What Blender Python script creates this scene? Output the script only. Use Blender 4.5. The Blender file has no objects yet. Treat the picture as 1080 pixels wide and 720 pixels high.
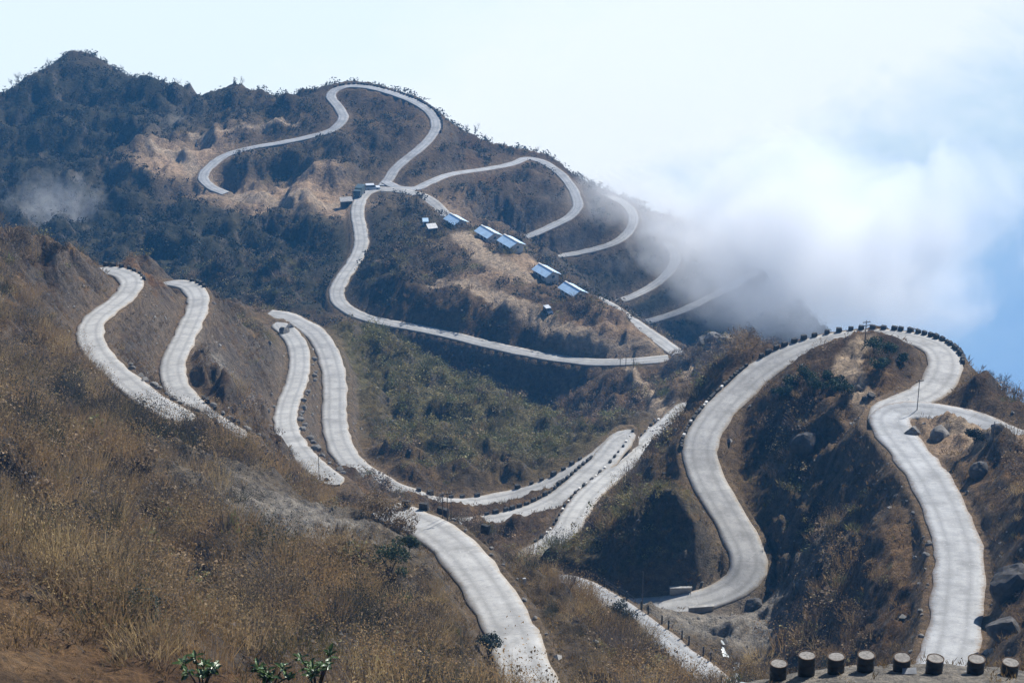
import bpy, math, random
import numpy as np
from mathutils import Vector, Matrix
random.seed(7); rng = np.random.default_rng(7)
C = bpy.context.scene.collection
SC = bpy.context.scene
# ------------------------------------------------------------------ camera
F = 2166.0; PITCH = math.radians(24.0); CS, SN = math.cos(PITCH), math.sin(PITCH)
cam_d = bpy.data.cameras.new('camera'); cam = bpy.data.objects.new('camera', cam_d); C.objects.link(cam)
cam_d.sensor_width = 36; cam_d.lens = 36 * F / 1080; cam_d.clip_start = 0.5; cam_d.clip_end = 8000
cam.rotation_euler = (math.pi / 2 - PITCH, 0, 0)
SC.camera = cam

def pt(px, py, t):                       # a sight line followed for t metres of depth
    v = (py - 360) / F
    return np.array([(px - 540) / F * t, t * (CS - v * SN), -t * (SN + v * CS)])
def pz(px, py, z):                       # a sight line followed down to height z
    v = (py - 360) / F
    return pt(px, py, -z / (SN + v * CS))
def proj(P):
    P = np.asarray(P); x, y, z = P[..., 0], P[..., 1], P[..., 2]
    d = y * CS - z * SN; up = y * SN + z * CS
    return 540 + F * x / d, 360 - F * up / d, d

# ------------------------------------------------------------------ noise
def _h(ix, iy, s):
    n = (ix.astype(np.int64) * 374761393 + iy.astype(np.int64) * 668265263 + s * 1274126177) & 0xffffffff
    n = ((n ^ (n >> 13)) * 1274126177) & 0xffffffff
    return ((n ^ (n >> 16)) & 0xffff) / 65535.0
def gnoise(x, y, s=0):
    ix, iy = np.floor(x), np.floor(y); fx, fy = x - ix, y - iy
    ux, uy = fx * fx * fx * (fx * (fx * 6 - 15) + 10), fy * fy * fy * (fy * (fy * 6 - 15) + 10)
    def g(a, b):
        an = _h(ix + a, iy + b, s) * 2 * math.pi
        return np.cos(an) * (fx - a) + np.sin(an) * (fy - b)
    n0 = g(0, 0) * (1 - ux) + g(1, 0) * ux; n1 = g(0, 1) * (1 - ux) + g(1, 1) * ux
    return (n0 * (1 - uy) + n1 * uy) * 1.45
def fbm(x, y, o=4, s=0, ridged=False):
    a, r, tot = 1.0, 0, 0
    for i in range(o):
        n = gnoise(x * 2 ** i + 17 * i, y * 2 ** i - 9 * i, s + i)
        r = r + a * ((1 - 2 * np.abs(n)) if ridged else n); tot += a; a *= .5
    return r / tot

# ------------------------------------------------------------------ roads: pixel, pixel, height -> real 3-D centre lines
ROADS = {
 # name: (width, [(px, py, z)...])
 'RA': (4.9, [(985,735,-97.5),(997,700,-99),(1006,670,-100),(1009,640,-101),(1012,610,-102),(1011,580,-103),(1004,555,-104),(994,530,-105),(982,507,-106),(968,487,-107.5),(953,468,-109),(941,452,-110),(938,440,-110.5),(948,433,-111),(968,432,-111),(990,434,-111),(1020,441,-111),(1050,452,-111),(1085,466,-111),(1120,476,-111),(1180,490,-111),(1250,503,-111)]),
 'RB': (4.6, [(932,450,-110.7),(934,438,-111),(950,426,-111.5),(976,415,-112),(990,403,-112.5),(997,388,-113),(995,374,-113.6),(982,363,-114.2),(962,357,-114.8),(935,353.5,-115.3),(905,354,-116),(880,358,-116.6),(850,366,-117.3),(823,378,-118),(796,396,-119),(772,419,-120),(753,440,-120.6),(741,460,-121.2),(738,480,-122),(746,505,-122.6),(760,530,-123.3),(775,555,-124),(787,578,-124.8),(790,598,-125.6),(778,617,-126.6),(750,630,-127.4),(715,637,-128),(680,640,-128.7),(645,640,-129.4),(610,636,-130)]),
 'RP': (4.4, [(958,420,-111.6),(941,427,-111.3),(934,440,-110.9),(941,458,-110.1)]),
 'RN': (4.7, [(575,760,-92),(562,728,-93.5),(548,690,-95),(536,660,-96.4),(520,630,-97.8),(500,601,-99.2),(476,574,-100.8),(452,556,-102),(430,546,-103),(416,541,-103.3),(403,537,-103.8)]),
 'RC': (3.3, [(800,760,-117),(760,722,-118.5),(728,697,-119.5),(700,675,-120.5),(670,652,-121.8),(640,632,-123),(615,618,-124),(590,606,-125)]),
 'R3': (4.0, [(548,588,-139),(565,582,-139.8),(583,572,-141),(598,557,-143),(606,542,-145),(620,523,-148),(643,502,-152),(671,480,-156),(690,459,-160),(710,441,-164),(728,424,-168)]),
 'R2': (4.5, [(470,553,-149),(495,553,-149.5),(530,548,-150),(560,540,-150.6),(588,527,-151.4),(610,510,-152.3),(630,492,-153.2),(644,478,-154),(651,468,-154.6),(660,458,-155)]),
 'R1': (4.4, [(664,453,-155.2),(656,461,-155),(648,470,-154.8),(630,484,-155.0),(600,503,-155.5),(575,514,-156.0),(550,521,-156.5),(520,528,-157.0),(480,531,-155.0),(445,526,-153.4),(418,517,-152.8),(392,503,-153.0),(371,488,-154.4),(358,468,-155.6),(353,445,-156.8),(353,420,-158.0),(352,395,-159.4),(345,370,-160.8),(333,352,-161.8),(315,340,-162.4),(297,333,-162.8),(282,331,-163.0)]),
 'L3': (3.9, [(292,340,-160.5),(304,350,-159.0),(314,365,-157.3),(316,385,-155.4),(312,405,-153.4),(304,425,-151.2),(301,445,-147.2),(308,465,-143.5),(325,486,-139.5),(348,505,-137.0),(357,511,-136.0)]),
 'L2': (3.8, [(172,298,-138.0),(188,298.5,-137.0),(202,303,-136.0),(209,314,-134.8),(207,328,-133.4),(199,346,-131.5),(190,365,-129.5),(182,385,-127.5),(186,406,-125.3),(201,426,-123.3),(225,445,-121.0),(255,463,-119.0)]),
 'L1': (3.8, [(98,284,-126),(115,285,-125.4),(131,289,-124.6),(139,297,-123.6),(134,309,-122.2),(119,322,-120.8),(100,337,-119),(95,354,-117.3),(105,376,-115),(126,396,-113),(147,413,-111.2),(170,429,-109.3),(200,444,-107.3)]),
 'F1': (3.9, [(398,199,-205.4),(386,203,-205),(379,213,-204.4),(377,226,-203.8),(380,242,-203),(381,258,-202),(374,275,-201),(362,292,-200),(355,308,-199),(360,321,-198.3),(378,332,-197.8),(402,339,-197),(430,344,-196),(470,352,-195),(510,362,-194),(550,371,-193),(590,378,-192),(630,382,-191),(670,381,-190),(705,378,-189.2)]),
 'F1b': (3.9, [(395,199,-205.6),(420,201,-205.4),(440,205,-205.4),(456,213,-205.8),(480,236,-208),(535,275,-208),(590,303,-204),(632,317,-197),(660,335,-194.5),(688,354,-192),(708,368,-190.2),(722,378,-189.2)]),
 'F2': (3.4, [(404,196,-206),(409,190,-206),(416,179,-205),(427,169,-204),(441,158,-203),(454,145,-202),(460,132,-201),(454,119,-200),(436,107,-199),(412,98,-198),(388,92,-197),(366,91,-197.4),(352,96,-198),(349,103,-198.6),(357,113,-199.5),(362,124,-200.4),(355,134,-201.4),(340,141,-202.2),(300,150,-203.6),(265,156,-205),(238,164,-206.2),(221,176,-207.2),(214,187,-208),(222,197,-208.5),(238,204,-209)]),
 'F3': (3.3, [(407,192,-205.9),(420,198,-205.7),(438,199,-205.8),(454,192,-206.5),(475,184,-208.0),(514,178,-211.0),(540,173,-213.0),(555,167,-213.6),(570,170,-214.7),(586,179,-216.0),(599,192,-217.4),(608,208,-218.5),(609,219,-219.3),(600,229,-220.2),(583,238,-221.0),(560,248,-221.8),(532,257,-222.9)]),
 'F4': (3.2, [(640,207,-225.0),(658,214,-225.6),(668,228,-226.0),(664,243,-226.6),(648,256,-227.0),(618,265,-227.6),(590,270,-228.0),(560,274,-228.4)]),
 'F5': (3.2, [(700,254,-232.5),(711,266,-233.1),(709,282,-233.9),(692,299,-234.5),(668,312,-235.1),(645,320,-235.5)]),
 'F6': (3.2, [(800,286,-236.5),(775,300,-237.0),(748,314,-237.5),(718,328,-238.0),(683,339,-238.5),(660,342,-239.0)]),
}
def spline(P, step=1.6):
    P = np.array(P); Q = np.vstack([2 * P[0] - P[1], P, 2 * P[-1] - P[-2]])
    out = []
    for i in range(1, len(Q) - 2):
        n = max(2, int(np.linalg.norm(Q[i + 1] - Q[i]) / .8))
        for u in np.linspace(0, 1, n, endpoint=False):
            out.append(.5 * ((2 * Q[i]) + (-Q[i - 1] + Q[i + 1]) * u + (2 * Q[i - 1] - 5 * Q[i] + 4 * Q[i + 1] - Q[i + 2]) * u * u + (-Q[i - 1] + 3 * Q[i] - 3 * Q[i + 1] + Q[i + 2]) * u ** 3))
    out.append(P[-1]); out = np.array(out)
    for _ in range(3):
        out[1:-1] = out[1:-1] * .5 + (out[:-2] + out[2:]) * .25
    L = np.r_[0, np.cumsum(np.linalg.norm(np.diff(out, axis=0), axis=1))]
    n = max(3, int(L[-1] / step)); s = np.linspace(0, L[-1], n)
    return np.stack([np.interp(s, L, out[:, k]) for k in range(3)], 1)
RL = {}
for k, (w, pts) in ROADS.items():
    RL[k] = (w, spline([pz(*p) for p in pts]))

# ------------------------------------------------------------------ ground control points: (px, py, depth)
G = [
 # near slope that carries the camera, below the frame
 (540,900,6),(100,780,60),(300,800,70),(480,800,90),(540,1000,3),(300,1000,12),(800,1000,12),(330,738,44),(270,740,44),(210,742,44),(400,745,44),(300,748,36),(150,750,44),(300,790,30),(200,800,30),(-100,800,60),(1200,800,45),(600,860,60),(700,800,110),
 # barrel ledge
 (800,730,72),(860,724,72),(940,717,73),(1020,718,73),(1090,722,73),(830,713,76),(900,706,77),(960,703,77.5),(1040,707,77),(1100,709,77),(1150,720,74),(900,760,66),(1020,760,66),(860,830,45),
 # left foreground hill
 (0,253,300),(-60,250,290),(32,257,306),(60,268,312),(88,284,318),(0,300,268),(50,320,276),(72,345,284),(80,388,273),(0,400,212),(50,380,250),(110,432,247),(150,464,233),(190,482,224),
 (230,487,219),(265,499,216),(310,529,211),(350,547,208),(395,553,207),(414,555,207),(430,572,204),(300,570,188),(200,500,203),(100,500,184),(0,500,160),(-80,500,140),(0,585,112),(50,605,110),(100,632,107),(160,660,105),(220,690,104),(280,716,104),(0,650,98),(80,690,96),(0,720,84),(150,720,92),(60,585,158),(120,610,156),(180,640,154),(250,670,150),(320,705,146),(0,560,160),(100,560,168),(190,590,166),
 (300,640,162),(380,600,182),(400,660,168),(400,720,148),(460,600,189),(480,650,178),(490,720,158),(-80,600,100),
 # right of the near road
 (600,700,176),(560,620,199),(620,650,203),(655,695,205),(700,722,203),(575,630,208),(600,642,216),(527,606,207),(548,622,210),(510,590,208),(486,566,211),(640,760,170),
 # wooded slope under the second loop
 (650,534,288),(630,590,262),(690,492,294),(727,442,298),(745,398,306),(700,510,266),(660,545,258),(650,600,253),(690,560,246.5),(700,605,243),(735,570,250),(715,540,250),(606,606,256),(760,386,300),(652,568,262),(740,600,249),(578,604,257),
 # right hill inside its loops
 (903,362,276),(880,375,276),(850,410,272),(905,400,270),(880,440,262),(910,470,247),(850,470,264),(800,440,274),(790,500,266),(840,530,257),(900,530,240),(945,540,221),(880,590,235),(930,600,213),(960,640,196),
 (860,640,232),(822,600,250),(800,640,244),(830,680,232),(900,680,207),(950,690,190),(770,690,236),(790,715,232),(740,670,238),(770,655,241),(820,560,255),(870,560,245),(780,460,273),(925,380,273),(950,378,272),(960,395,268),(930,400,268),
 # fence slope between track and stream
 (720,672,230),(745,700,226),(690,648,240),(770,720,226),
 # right of the right road
 (1045,640,190),(1075,600,196),(1100,640,184),(1040,560,204),(1075,540,208),(1020,520,222),(1000,480,238),(1040,490,228),(1075,500,220),(1110,480,232),(1000,459,244),(1040,474,238),(1060,700,172),(1100,560,200),(1020,690,180),
 # crest right of the loop
 (1018,385,272),(1035,408,269),(1055,425,264),(1080,443,258),(1110,460,250),(1015,372,277),
 # grey spur between the lane legs on the left
 (160,289,335),(172,294,340),(152,330,313),(152,370,296),(167,400,282),(180,425,262),(215,445,256),(236,292,338),(262,300,340),(228,330,316),(242,380,297),(275,330,340),(266,370,314),(252,430,283),(285,450,300),(290,400,322),(270,350,335),(300,496,284),
 (335,345,400),(335,400,363),(327,440,342),(347,500,306),
 # shrubby green slope and its crest
 (385,356,406),(420,372,405),(450,389,402),(490,404,399),(530,424,394),(570,444,391),(600,458,384),(640,468,365),(400,420,380),(450,440,373),(400,470,352),(500,460,366),(550,480,354),(450,495,338),(600,480,352),(380,380,394),(500,505,336),(430,400,390),
 # dark far wall of the valley
 (420,352,489),(450,375,486),(500,390,480),(550,400,472),(560,430,465),(610,440,452),(600,410,459),(650,400,452),(620,465,432),(650,440,430),(690,415,438),(700,395,447),(680,440,412),(640,420,444),(720,400,432),(660,460,395),(735,385,432),
 (716,372,455),(740,362,446),(765,358,440),(790,365,430),(760,380,415),(780,375,400),
 # hill of the cabins
 (400,215,595),(440,215,580),(400,260,545),(430,250,545),(480,242,548),(512,254,532),(535,267,520),(575,296,502),(601,315,488),(450,280,518),(430,310,503),(480,320,494),(550,330,482),(600,345,474),(650,352,466),(690,368,458),(640,328,478),(520,290,503),(380,310,512),(470,232,568),(500,243,545),(550,268,518),(620,312,486),(660,338,472),
 # slope left of that road, lower ridge
 (237,212,608),(200,222,600),(170,236,594),(130,252,582),(100,266,570),(60,285,555),(350,212,603),(300,215,606),(365,215,600),(250,245,588),(300,250,583),(340,270,560),(200,290,556),(300,310,540),(340,320,524),(250,330,530),(150,290,560),(150,330,530),(320,345,505),(60,330,530),(0,320,540),(345,335,505),(365,345,495),
 # great dark mountain
 (90,56,735),(75,60,732),(105,60,733),(60,66,728),(45,76,724),(30,84,720),(135,78,724),(168,95,708),(0,107,712),(-60,150,700),(120,72,728),(150,88,718),(190,107,700),(206,112,690),(50,130,690),(100,120,700),(150,150,668),(50,200,640),(100,200,640),(0,200,640),(100,248,606),(50,262,596),(0,275,590),(150,210,618),(200,150,665),(180,180,640),(200,190,628),(170,130,685),(-80,280,590),
 # ridge carrying the upper loops
 (225,100,692),(260,96,690),(300,100,690),(335,98,686),(350,91,684),(370,87,682),(410,92,678),(440,102,672),(470,128,668),(500,146,668),(530,156,668),(556,160,668),(250,130,668),(300,135,660),(320,180,628),(280,190,622),(250,180,628),(390,130,656),(400,160,632),(370,170,626),(340,205,606),
 (440,180,622),(480,155,652),(430,130,655),(500,210,622),(450,215,600),(560,210,634),(540,235,615),(500,250,600),(580,165,670),(602,183,672),(625,197,676),(645,204,682),(690,228,684),(740,262,684),(800,290,684),(630,240,636),(560,262,612),(690,275,632),(640,300,610),(600,290,610),(740,300,630),(780,330,618),(720,345,600),(660,330,600),(830,320,672),(850,350,650),(800,370,610),(740,370,600),
]
CTRL = [pt(*g) for g in G]
# far sides: behind a crest point the ground falls away at the given slope
BACK = [  # px, py, depth, slope, run
 (0,585,112,.75,20),(50,605,110,.75,20),(100,632,107,.75,20),(160,660,105,.75,20),(220,690,104,.7,18),(280,716,104,.65,14),
 (0,253,300,.85,26),(32,257,306,.85,26),(60,268,312,.85,26),(-60,250,290,.85,26),
 (160,289,335,.9,24),(236,292,338,.9,26),(262,300,340,.9,26),(200,296,358,.9,20),(115,281,334,.9,20),(290,326,424,.9,24),
 (385,356,406,.95,30),(450,389,402,.95,30),(530,424,394,.95,28),(600,458,384,.8,22),(420,372,405,.95,30),(570,444,391,.9,26),
 (190,482,224,.6,14),(265,499,216,.9,30),(310,529,211,1.0,34),(350,547,208,1.0,34),(230,487,219,.8,22),
 (486,566,211,1.0,30),(510,590,208,1.0,28),(548,622,210,.9,24),(527,606,207,1.0,26),(575,630,208,.8,20),(430,535,222,1.0,34),(460,543,219,1.0,34),(400,530,226,1.0,34),
 (900,706,77,1.1,30),(960,703,77.5,1.1,30),(1040,707,77,1.1,30),(830,713,76,1.1,30),(1100,709,77,1.1,30),
 (870,358,291,.9,26),(900,357,292,.9,26),(950,354,292,.9,26),(1000,355,284,.9,26),(1024,378,277,.9,26),(830,362,292,.9,26),(800,375,292,.8,24),
 (1035,408,269,.9,26),(1080,443,258,.9,26),(1110,460,250,.9,26),(745,398,306,.8,26),(727,442,298,.7,16),
 (740,362,446,.8,30),(765,358,440,.8,30),(790,365,430,.8,30),
 (90,59,735,.9,60),(30,87,720,.9,60),(150,88,718,.9,60),(206,112,690,.9,60),(-60,150,700,.9,60),(260,96,690,.9,60),(300,100,690,.9,60),(350,86,686,.9,60),(410,90,682,.9,60),(470,125,672,.9,60),(530,152,674,.9,60),(580,165,672,.9,60),(625,197,678,.9,60),(690,228,686,.9,60),(740,262,686,.9,60),(800,290,686,.9,60),(850,330,672,.9,60),
 (237,206,616,.6,8),(170,233,597,.6,16),(130,250,585,.6,14),
]
for px, py, t, s, run in BACK:
    b = pt(px, py, t)
    for k in (.5, 1.0):
        CTRL.append(b + np.array([px / 1080 * 0, run * k, -s * run * k]))
# deep valley far behind everything
for x in range(-480, 481, 120):
    for y, z in ((800, -400), (1000, -600), (1300, -720)):
        CTRL.append(np.array([x, y, z]))
for x, y, z in ((150,420,-300),(220,400,-320),(300,500,-380),(330,380,-330),(400,600,-430),(220,520,-330),(160,330,-230),(260,650,-400),(330,800,-520),(230,330,-250),(120,380,-240),(110,470,-265),(400,300,-260),(-330,500,-200),(-330,300,-110),(-200,100,-40),(-100,0,-5),(100,0,-5),(0,-20,6),(120,60,-30),(200,150,-70),(150,110,-70),(-330,700,-240),(-400,900,-480),(300,250,-160),(130,250,-150)):
    CTRL.append(np.array([x, y, z], float))
for k, (w, P) in RL.items():
    CTRL += list(P[::5])
CTRL = np.array(CTRL)
keep = []
cell = set()
for i in range(len(CTRL)):                 # thin out near duplicates (road points last)
    c = (round(CTRL[i, 0] / 2.2), round(CTRL[i, 1] / 2.2))
    if c in cell: continue
    cell.add(c); keep.append(i)
CTRL = CTRL[keep]
def mq(r2): return np.sqrt(r2 + 5.0 ** 2)
n = len(CTRL); XY = CTRL[:, :2]
D2 = ((XY[:, None] - XY[None]) ** 2).sum(-1)
A = np.zeros((n + 3, n + 3)); A[:n, :n] = -mq(D2) + np.eye(n) * -.0; A[:n, n] = 1; A[:n, n + 1:] = XY / 100; A[n:, :n] = A[:n, n:].T
A[:n, :n] += np.eye(n) * .15
sol = np.linalg.solve(A, np.r_[CTRL[:, 2], 0, 0, 0])
def base_h(x, y):
    x, y = np.ravel(x), np.ravel(y); out = np.empty(len(x))
    for i in range(0, len(x), 20000):
        a, b = x[i:i + 20000], y[i:i + 20000]
        K = -mq((a[:, None] - XY[None, :, 0]) ** 2 + (b[:, None] - XY[None, :, 1]) ** 2)
        out[i:i + 20000] = K @ sol[:n] + sol[n] + a / 100 * sol[n + 1] + b / 100 * sol[n + 2]
    return out
# ------------------------------------------------------------------ the ground sheet: a fan of quads, finer close by
NR, NC = 1350, 760
YR = np.geomspace(12, 1250, NR); TA = np.linspace(-.42, .42, NC)
YY, TT = np.meshgrid(YR, TA, indexing='ij'); XX = TT * YY
# base surface on a coarse fan, then interpolated
ri = np.linspace(0, NR - 1, 260); ci = np.linspace(0, NC - 1, 220)
Yc = np.interp(ri, np.arange(NR), YR); Tc = np.interp(ci, np.arange(NC), TA)
Yg, Tg = np.meshgrid(Yc, Tc, indexing='ij')
Hc = base_h(Tg * Yg, Yg).reshape(Yg.shape)
tmp = np.stack([np.interp(np.arange(NC), ci, Hc[i]) for i in range(len(ri))])
H = np.empty((NR, NC))
for j in range(NC): H[:, j] = np.interp(np.arange(NR), ri, tmp[:, j])
# distance to roads, cut and fill envelopes
DMIN = np.full(H.shape, 99.0); ZN = np.zeros(H.shape); LO = np.full(H.shape, -1e9); HI = np.full(H.shape, 1e9)
lnr = math.log(1250 / 12) / (NR - 1)
R = 14.0
KV = 1 + .75 * fbm(XX / 7, YY / 7, 4, 55) + .25 * fbm(XX / 2.2, YY / 2.2, 2, 57)
for kname, (w, P) in RL.items():
    hw = w / 2 + .55
    for a, b in zip(P[:-1], P[1:]):
        y0, y1 = min(a[1], b[1]) - R, max(a[1], b[1]) + R
        i0 = max(0, int(math.log(max(y0, 12) / 12) / lnr)); i1 = min(NR, int(math.log(max(y1, 12.1) / 12) / lnr) + 2)
        ym = max(y0, 12)
        tl = min(min(a[0], b[0]) - R, 0) / ym if min(a[0], b[0]) - R < 0 else (min(a[0], b[0]) - R) / y1
        th = (max(a[0], b[0]) + R) / ym if max(a[0], b[0]) + R > 0 else (max(a[0], b[0]) + R) / y1
        j0 = max(0, int((tl + .42) / .84 * (NC - 1)) - 1); j1 = min(NC, int((th + .42) / .84 * (NC - 1)) + 2)
        if i1 <= i0 or j1 <= j0: continue
        s = (slice(i0, i1), slice(j0, j1)); x, y = XX[s], YY[s]
        dx, dy = b[0] - a[0], b[1] - a[1]; L2 = dx * dx + dy * dy + 1e-9
        u = np.clip(((x - a[0]) * dx + (y - a[1]) * dy) / L2, 0, 1)
        d = np.hypot(x - a[0] - u * dx, y - a[1] - u * dy); zr = a[2] + u * (b[2] - a[2])
        e = d - hw; ep = np.maximum(e, 0); m = d < R
        HI[s] = np.where(m, np.minimum(HI[s], zr + 1.35 * KV[s] * ep), HI[s])
        LO[s] = np.where(m, np.maximum(LO[s], zr - 1.75 * KV[s] * ep), LO[s])
        nn = e < DMIN[s]
        DMIN[s] = np.where(nn, e, DMIN[s]); ZN[s] = np.where(nn, zr, ZN[s])
def smooth(a, b, x):
    t = np.clip((x - a) / (b - a), 0, 1); return t * t * (3 - 2 * t)
DIST = np.sqrt(XX ** 2 + YY ** 2 + H ** 2)
far = smooth(380, 620, DIST)
def bl(px, py, t, r):
    c = pt(px, py, t); return np.exp(-((XX - c[0]) ** 2 + (YY - c[1]) ** 2) / (2 * r * r))
amp = smooth(0, 6 + 7 * far, DMIN) * (1 - .8 * bl(85, 60, 730, 22)) * (1 - .95 * bl(905, 352, 286, 13)) * (1 - .5 * bl(250, 510, 214, 26)) * (1 - .85 * np.clip(bl(390, 93, 676, 16) + bl(450, 112, 672, 14) + bl(500, 147, 670, 14) + bl(550, 160, 672, 14) + bl(600, 185, 674, 14) + bl(650, 208, 680, 16), 0, 1)) * (1 - .85 * np.clip(bl(490, 245, 540, 12) + bl(530, 268, 522, 12) + bl(580, 300, 500, 12) + bl(605, 315, 490, 9), 0, 1))
warp = fbm(XX / 30, YY / 30, 2, 31) * 8
N1 = fbm((XX + warp) / 26, (YY - warp) / 34, 3, 3, True)
N2 = fbm(XX / 8.0, YY / 8.0, 4, 11); N3 = fbm((XX + warp) / 60, (YY + warp) / 80, 3, 5, True)
N4 = fbm(XX / 2.6, YY / 2.6, 3, 41, True)
N5 = fbm((XX - warp) / 13, (YY + warp) / 13, 3, 61, True)
nearfix = smooth(60, 130, DIST)
H1 = H + amp * nearfix * ((N1 - .25) * (3.0 + 3.0 * far) + N2 * (2.6 + 1.6 * far) + (N3 - .3) * 7.0 * far + (N5 - .35) * 3.4 * (1 - far) * (DIST > 150) + (N5 - .3) * 4.0 * np.clip(bl(170, 350, 305, 16) + bl(250, 370, 312, 16), 0, 1))
bad = LO > HI
mid = (LO + HI) / 2
Hc2 = np.where(bad, mid, np.clip(H1, np.minimum(LO, HI), np.maximum(LO, HI)))
Hc2 = Hc2 + smooth(.4, 3.5, DMIN) * nearfix * (N4 * .85 + fbm(XX / 1.1, YY / 1.1, 2, 77) * .22)
HF = np.where(DMIN < 0, ZN - .14, Hc2)
HF = np.where((DMIN >= 0) & (DMIN < .5), ZN - .14 + (HF - ZN + .14) * (DMIN / .5), HF)
def ground(x, y):                         # height of the finished ground
    x = np.asarray(x, float); y = np.asarray(y, float)
    fi = np.clip(np.log(np.maximum(y, 12.001) / 12) / lnr, 0, NR - 1.001); fj = np.clip((x / y + .42) / .84 * (NC - 1), 0, NC - 1.001)
    i, j = fi.astype(int), fj.astype(int); a, b = fi - i, fj - j
    return (HF[i, j] * (1 - a) + HF[i + 1, j] * a) * (1 - b) + (HF[i, j + 1] * (1 - a) + HF[i + 1, j + 1] * a) * b

def hit(px, py):                          # first point of the ground on a sight line
    ts = np.geomspace(20, 1100, 1600); P = np.stack([pt(px, py, t) for t in ts]); h = ground(P[:, 0], P[:, 1])
    k = np.nonzero((P[:, 2] < h) & (ts > 30))[0]
    k = k[0] if len(k) else 1599
    return Vector((P[k, 0], P[k, 1], h[k])), ts[k]

# ------------------------------------------------------------------ mesh helpers
def raw_mesh(name, V, Fc, nv, mats=(), smooth_=False, attr=None):
    me = bpy.data.meshes.new(name)
    V = np.ascontiguousarray(V, dtype=np.float32).reshape(-1, 3); Fc = np.ascontiguousarray(Fc, dtype=np.int32).reshape(-1, nv)
    me.vertices.add(len(V)); me.vertices.foreach_set('co', V.ravel())
    me.loops.add(Fc.size); me.loops.foreach_set('vertex_index', Fc.ravel())
    me.polygons.add(len(Fc)); me.polygons.foreach_set('loop_start', np.arange(0, Fc.size, nv, dtype=np.int32))
    me.polygons.foreach_set('loop_total', np.full(len(Fc), nv, dtype=np.int32))
    me.polygons.foreach_set('use_smooth', np.full(len(Fc), smooth_))
    me.update(calc_edges=True)
    for m in mats: me.materials.append(m)
    if attr:
        for an, (dt, arr) in attr.items():
            a = me.attributes.new(an, dt, 'POINT')
            a.data.foreach_set('color' if dt == 'FLOAT_COLOR' else 'value', np.ascontiguousarray(arr, dtype=np.float32).ravel())
    return me
def link(name, me, parent=None, **kw):
    o = bpy.data.objects.new(name, me); C.objects.link(o)
    if parent is not None: o.parent = parent
    for k, v in kw.items(): o[k] = v
    return o
# ------------------------------------------------------------------ materials
class MT:
    def __init__(s, name, rough=.9, spec=.2):
        s.m = bpy.data.materials.new(name); s.m.use_nodes = True; s.nt = s.m.node_tree; s.N = s.nt.nodes; s.L = s.nt.links
        s.b = s.N['Principled BSDF']; s.b.inputs['Roughness'].default_value = rough; s.b.inputs['Specular IOR Level'].default_value = spec
    def n(s, t, **kw):
        x = s.N.new(t)
        for k, v in kw.items(): setattr(x, k, v)
        return x
    def noise(s, scale, detail=5, rough=.6, co=None, w=0, dist=0):
        x = s.n('ShaderNodeTexNoise'); x.inputs['Scale'].default_value = scale; x.inputs['Detail'].default_value = detail; x.inputs['Roughness'].default_value = rough
        x.inputs['Distortion'].default_value = dist
        if co is None: co = s.co()
        s.L.new(co, x.inputs['Vector']); return x.outputs['Fac']
    def co(s):
        if not hasattr(s, '_co'): s._co = s.n('ShaderNodeNewGeometry').outputs['Position']
        return s._co
    def ramp(s, fac, stops):
        r = s.n('ShaderNodeValToRGB'); s.L.new(fac, r.inputs[0]); e = r.color_ramp.elements
        while len(e) > 1: e.remove(e[-1])
        e[0].position = stops[0][0]; e[0].color = (*stops[0][1], 1) if len(stops[0][1]) == 3 else stops[0][1]
        for p, c in stops[1:]:
            q = e.new(p); q.color = (*c, 1)
        return r.outputs['Color']
    def mix(s, f, a, b, mode='MIX'):
        x = s.n('ShaderNodeMix', data_type='RGBA', blend_type=mode)
        for i, v in ((0, f), (6, a), (7, b)):
            if hasattr(v, 'is_output'): s.L.new(v, x.inputs[i])
            else: x.inputs[i].default_value = v if i == 0 else (*v, 1)
        return x.outputs[2]
    def math(s, op, a, b=0.0, c=None):
        x = s.n('ShaderNodeMath', operation=op)
        for i, v in enumerate((a, b) + ((c,) if c is not None else ())):
            if hasattr(v, 'is_output'): s.L.new(v, x.inputs[i])
            else: x.inputs[i].default_value = v
        return x.outputs[0]
    def attr(s, name):
        x = s.n('ShaderNodeAttribute'); x.attribute_name = name; return x
    def bump(s, h, strength=.5, dist=.1):
        x = s.n('ShaderNodeBump'); x.inputs['Strength'].default_value = strength; x.inputs['Distance'].default_value = dist
        s.L.new(h, x.inputs['Height']); s.L.new(x.outputs[0], s.b.inputs['Normal'])
    def col(s, c):
        if hasattr(c, 'is_output'): s.L.new(c, s.b.inputs['Base Color'])
        else: s.b.inputs['Base Color'].default_value = (*c, 1)
        return s.m
def plain(name, c, rough=.8, var=.25, scale=3.0, spec=.2):
    t = MT(name, rough, spec); a = tuple(x * (1 - var) for x in c); b = tuple(min(1, x * (1 + var)) for x in c)
    t.bump(t.noise(scale * 4), .3, .03)
    return t.col(t.ramp(t.noise(scale), [(.3, a), (.7, b)]))
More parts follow.
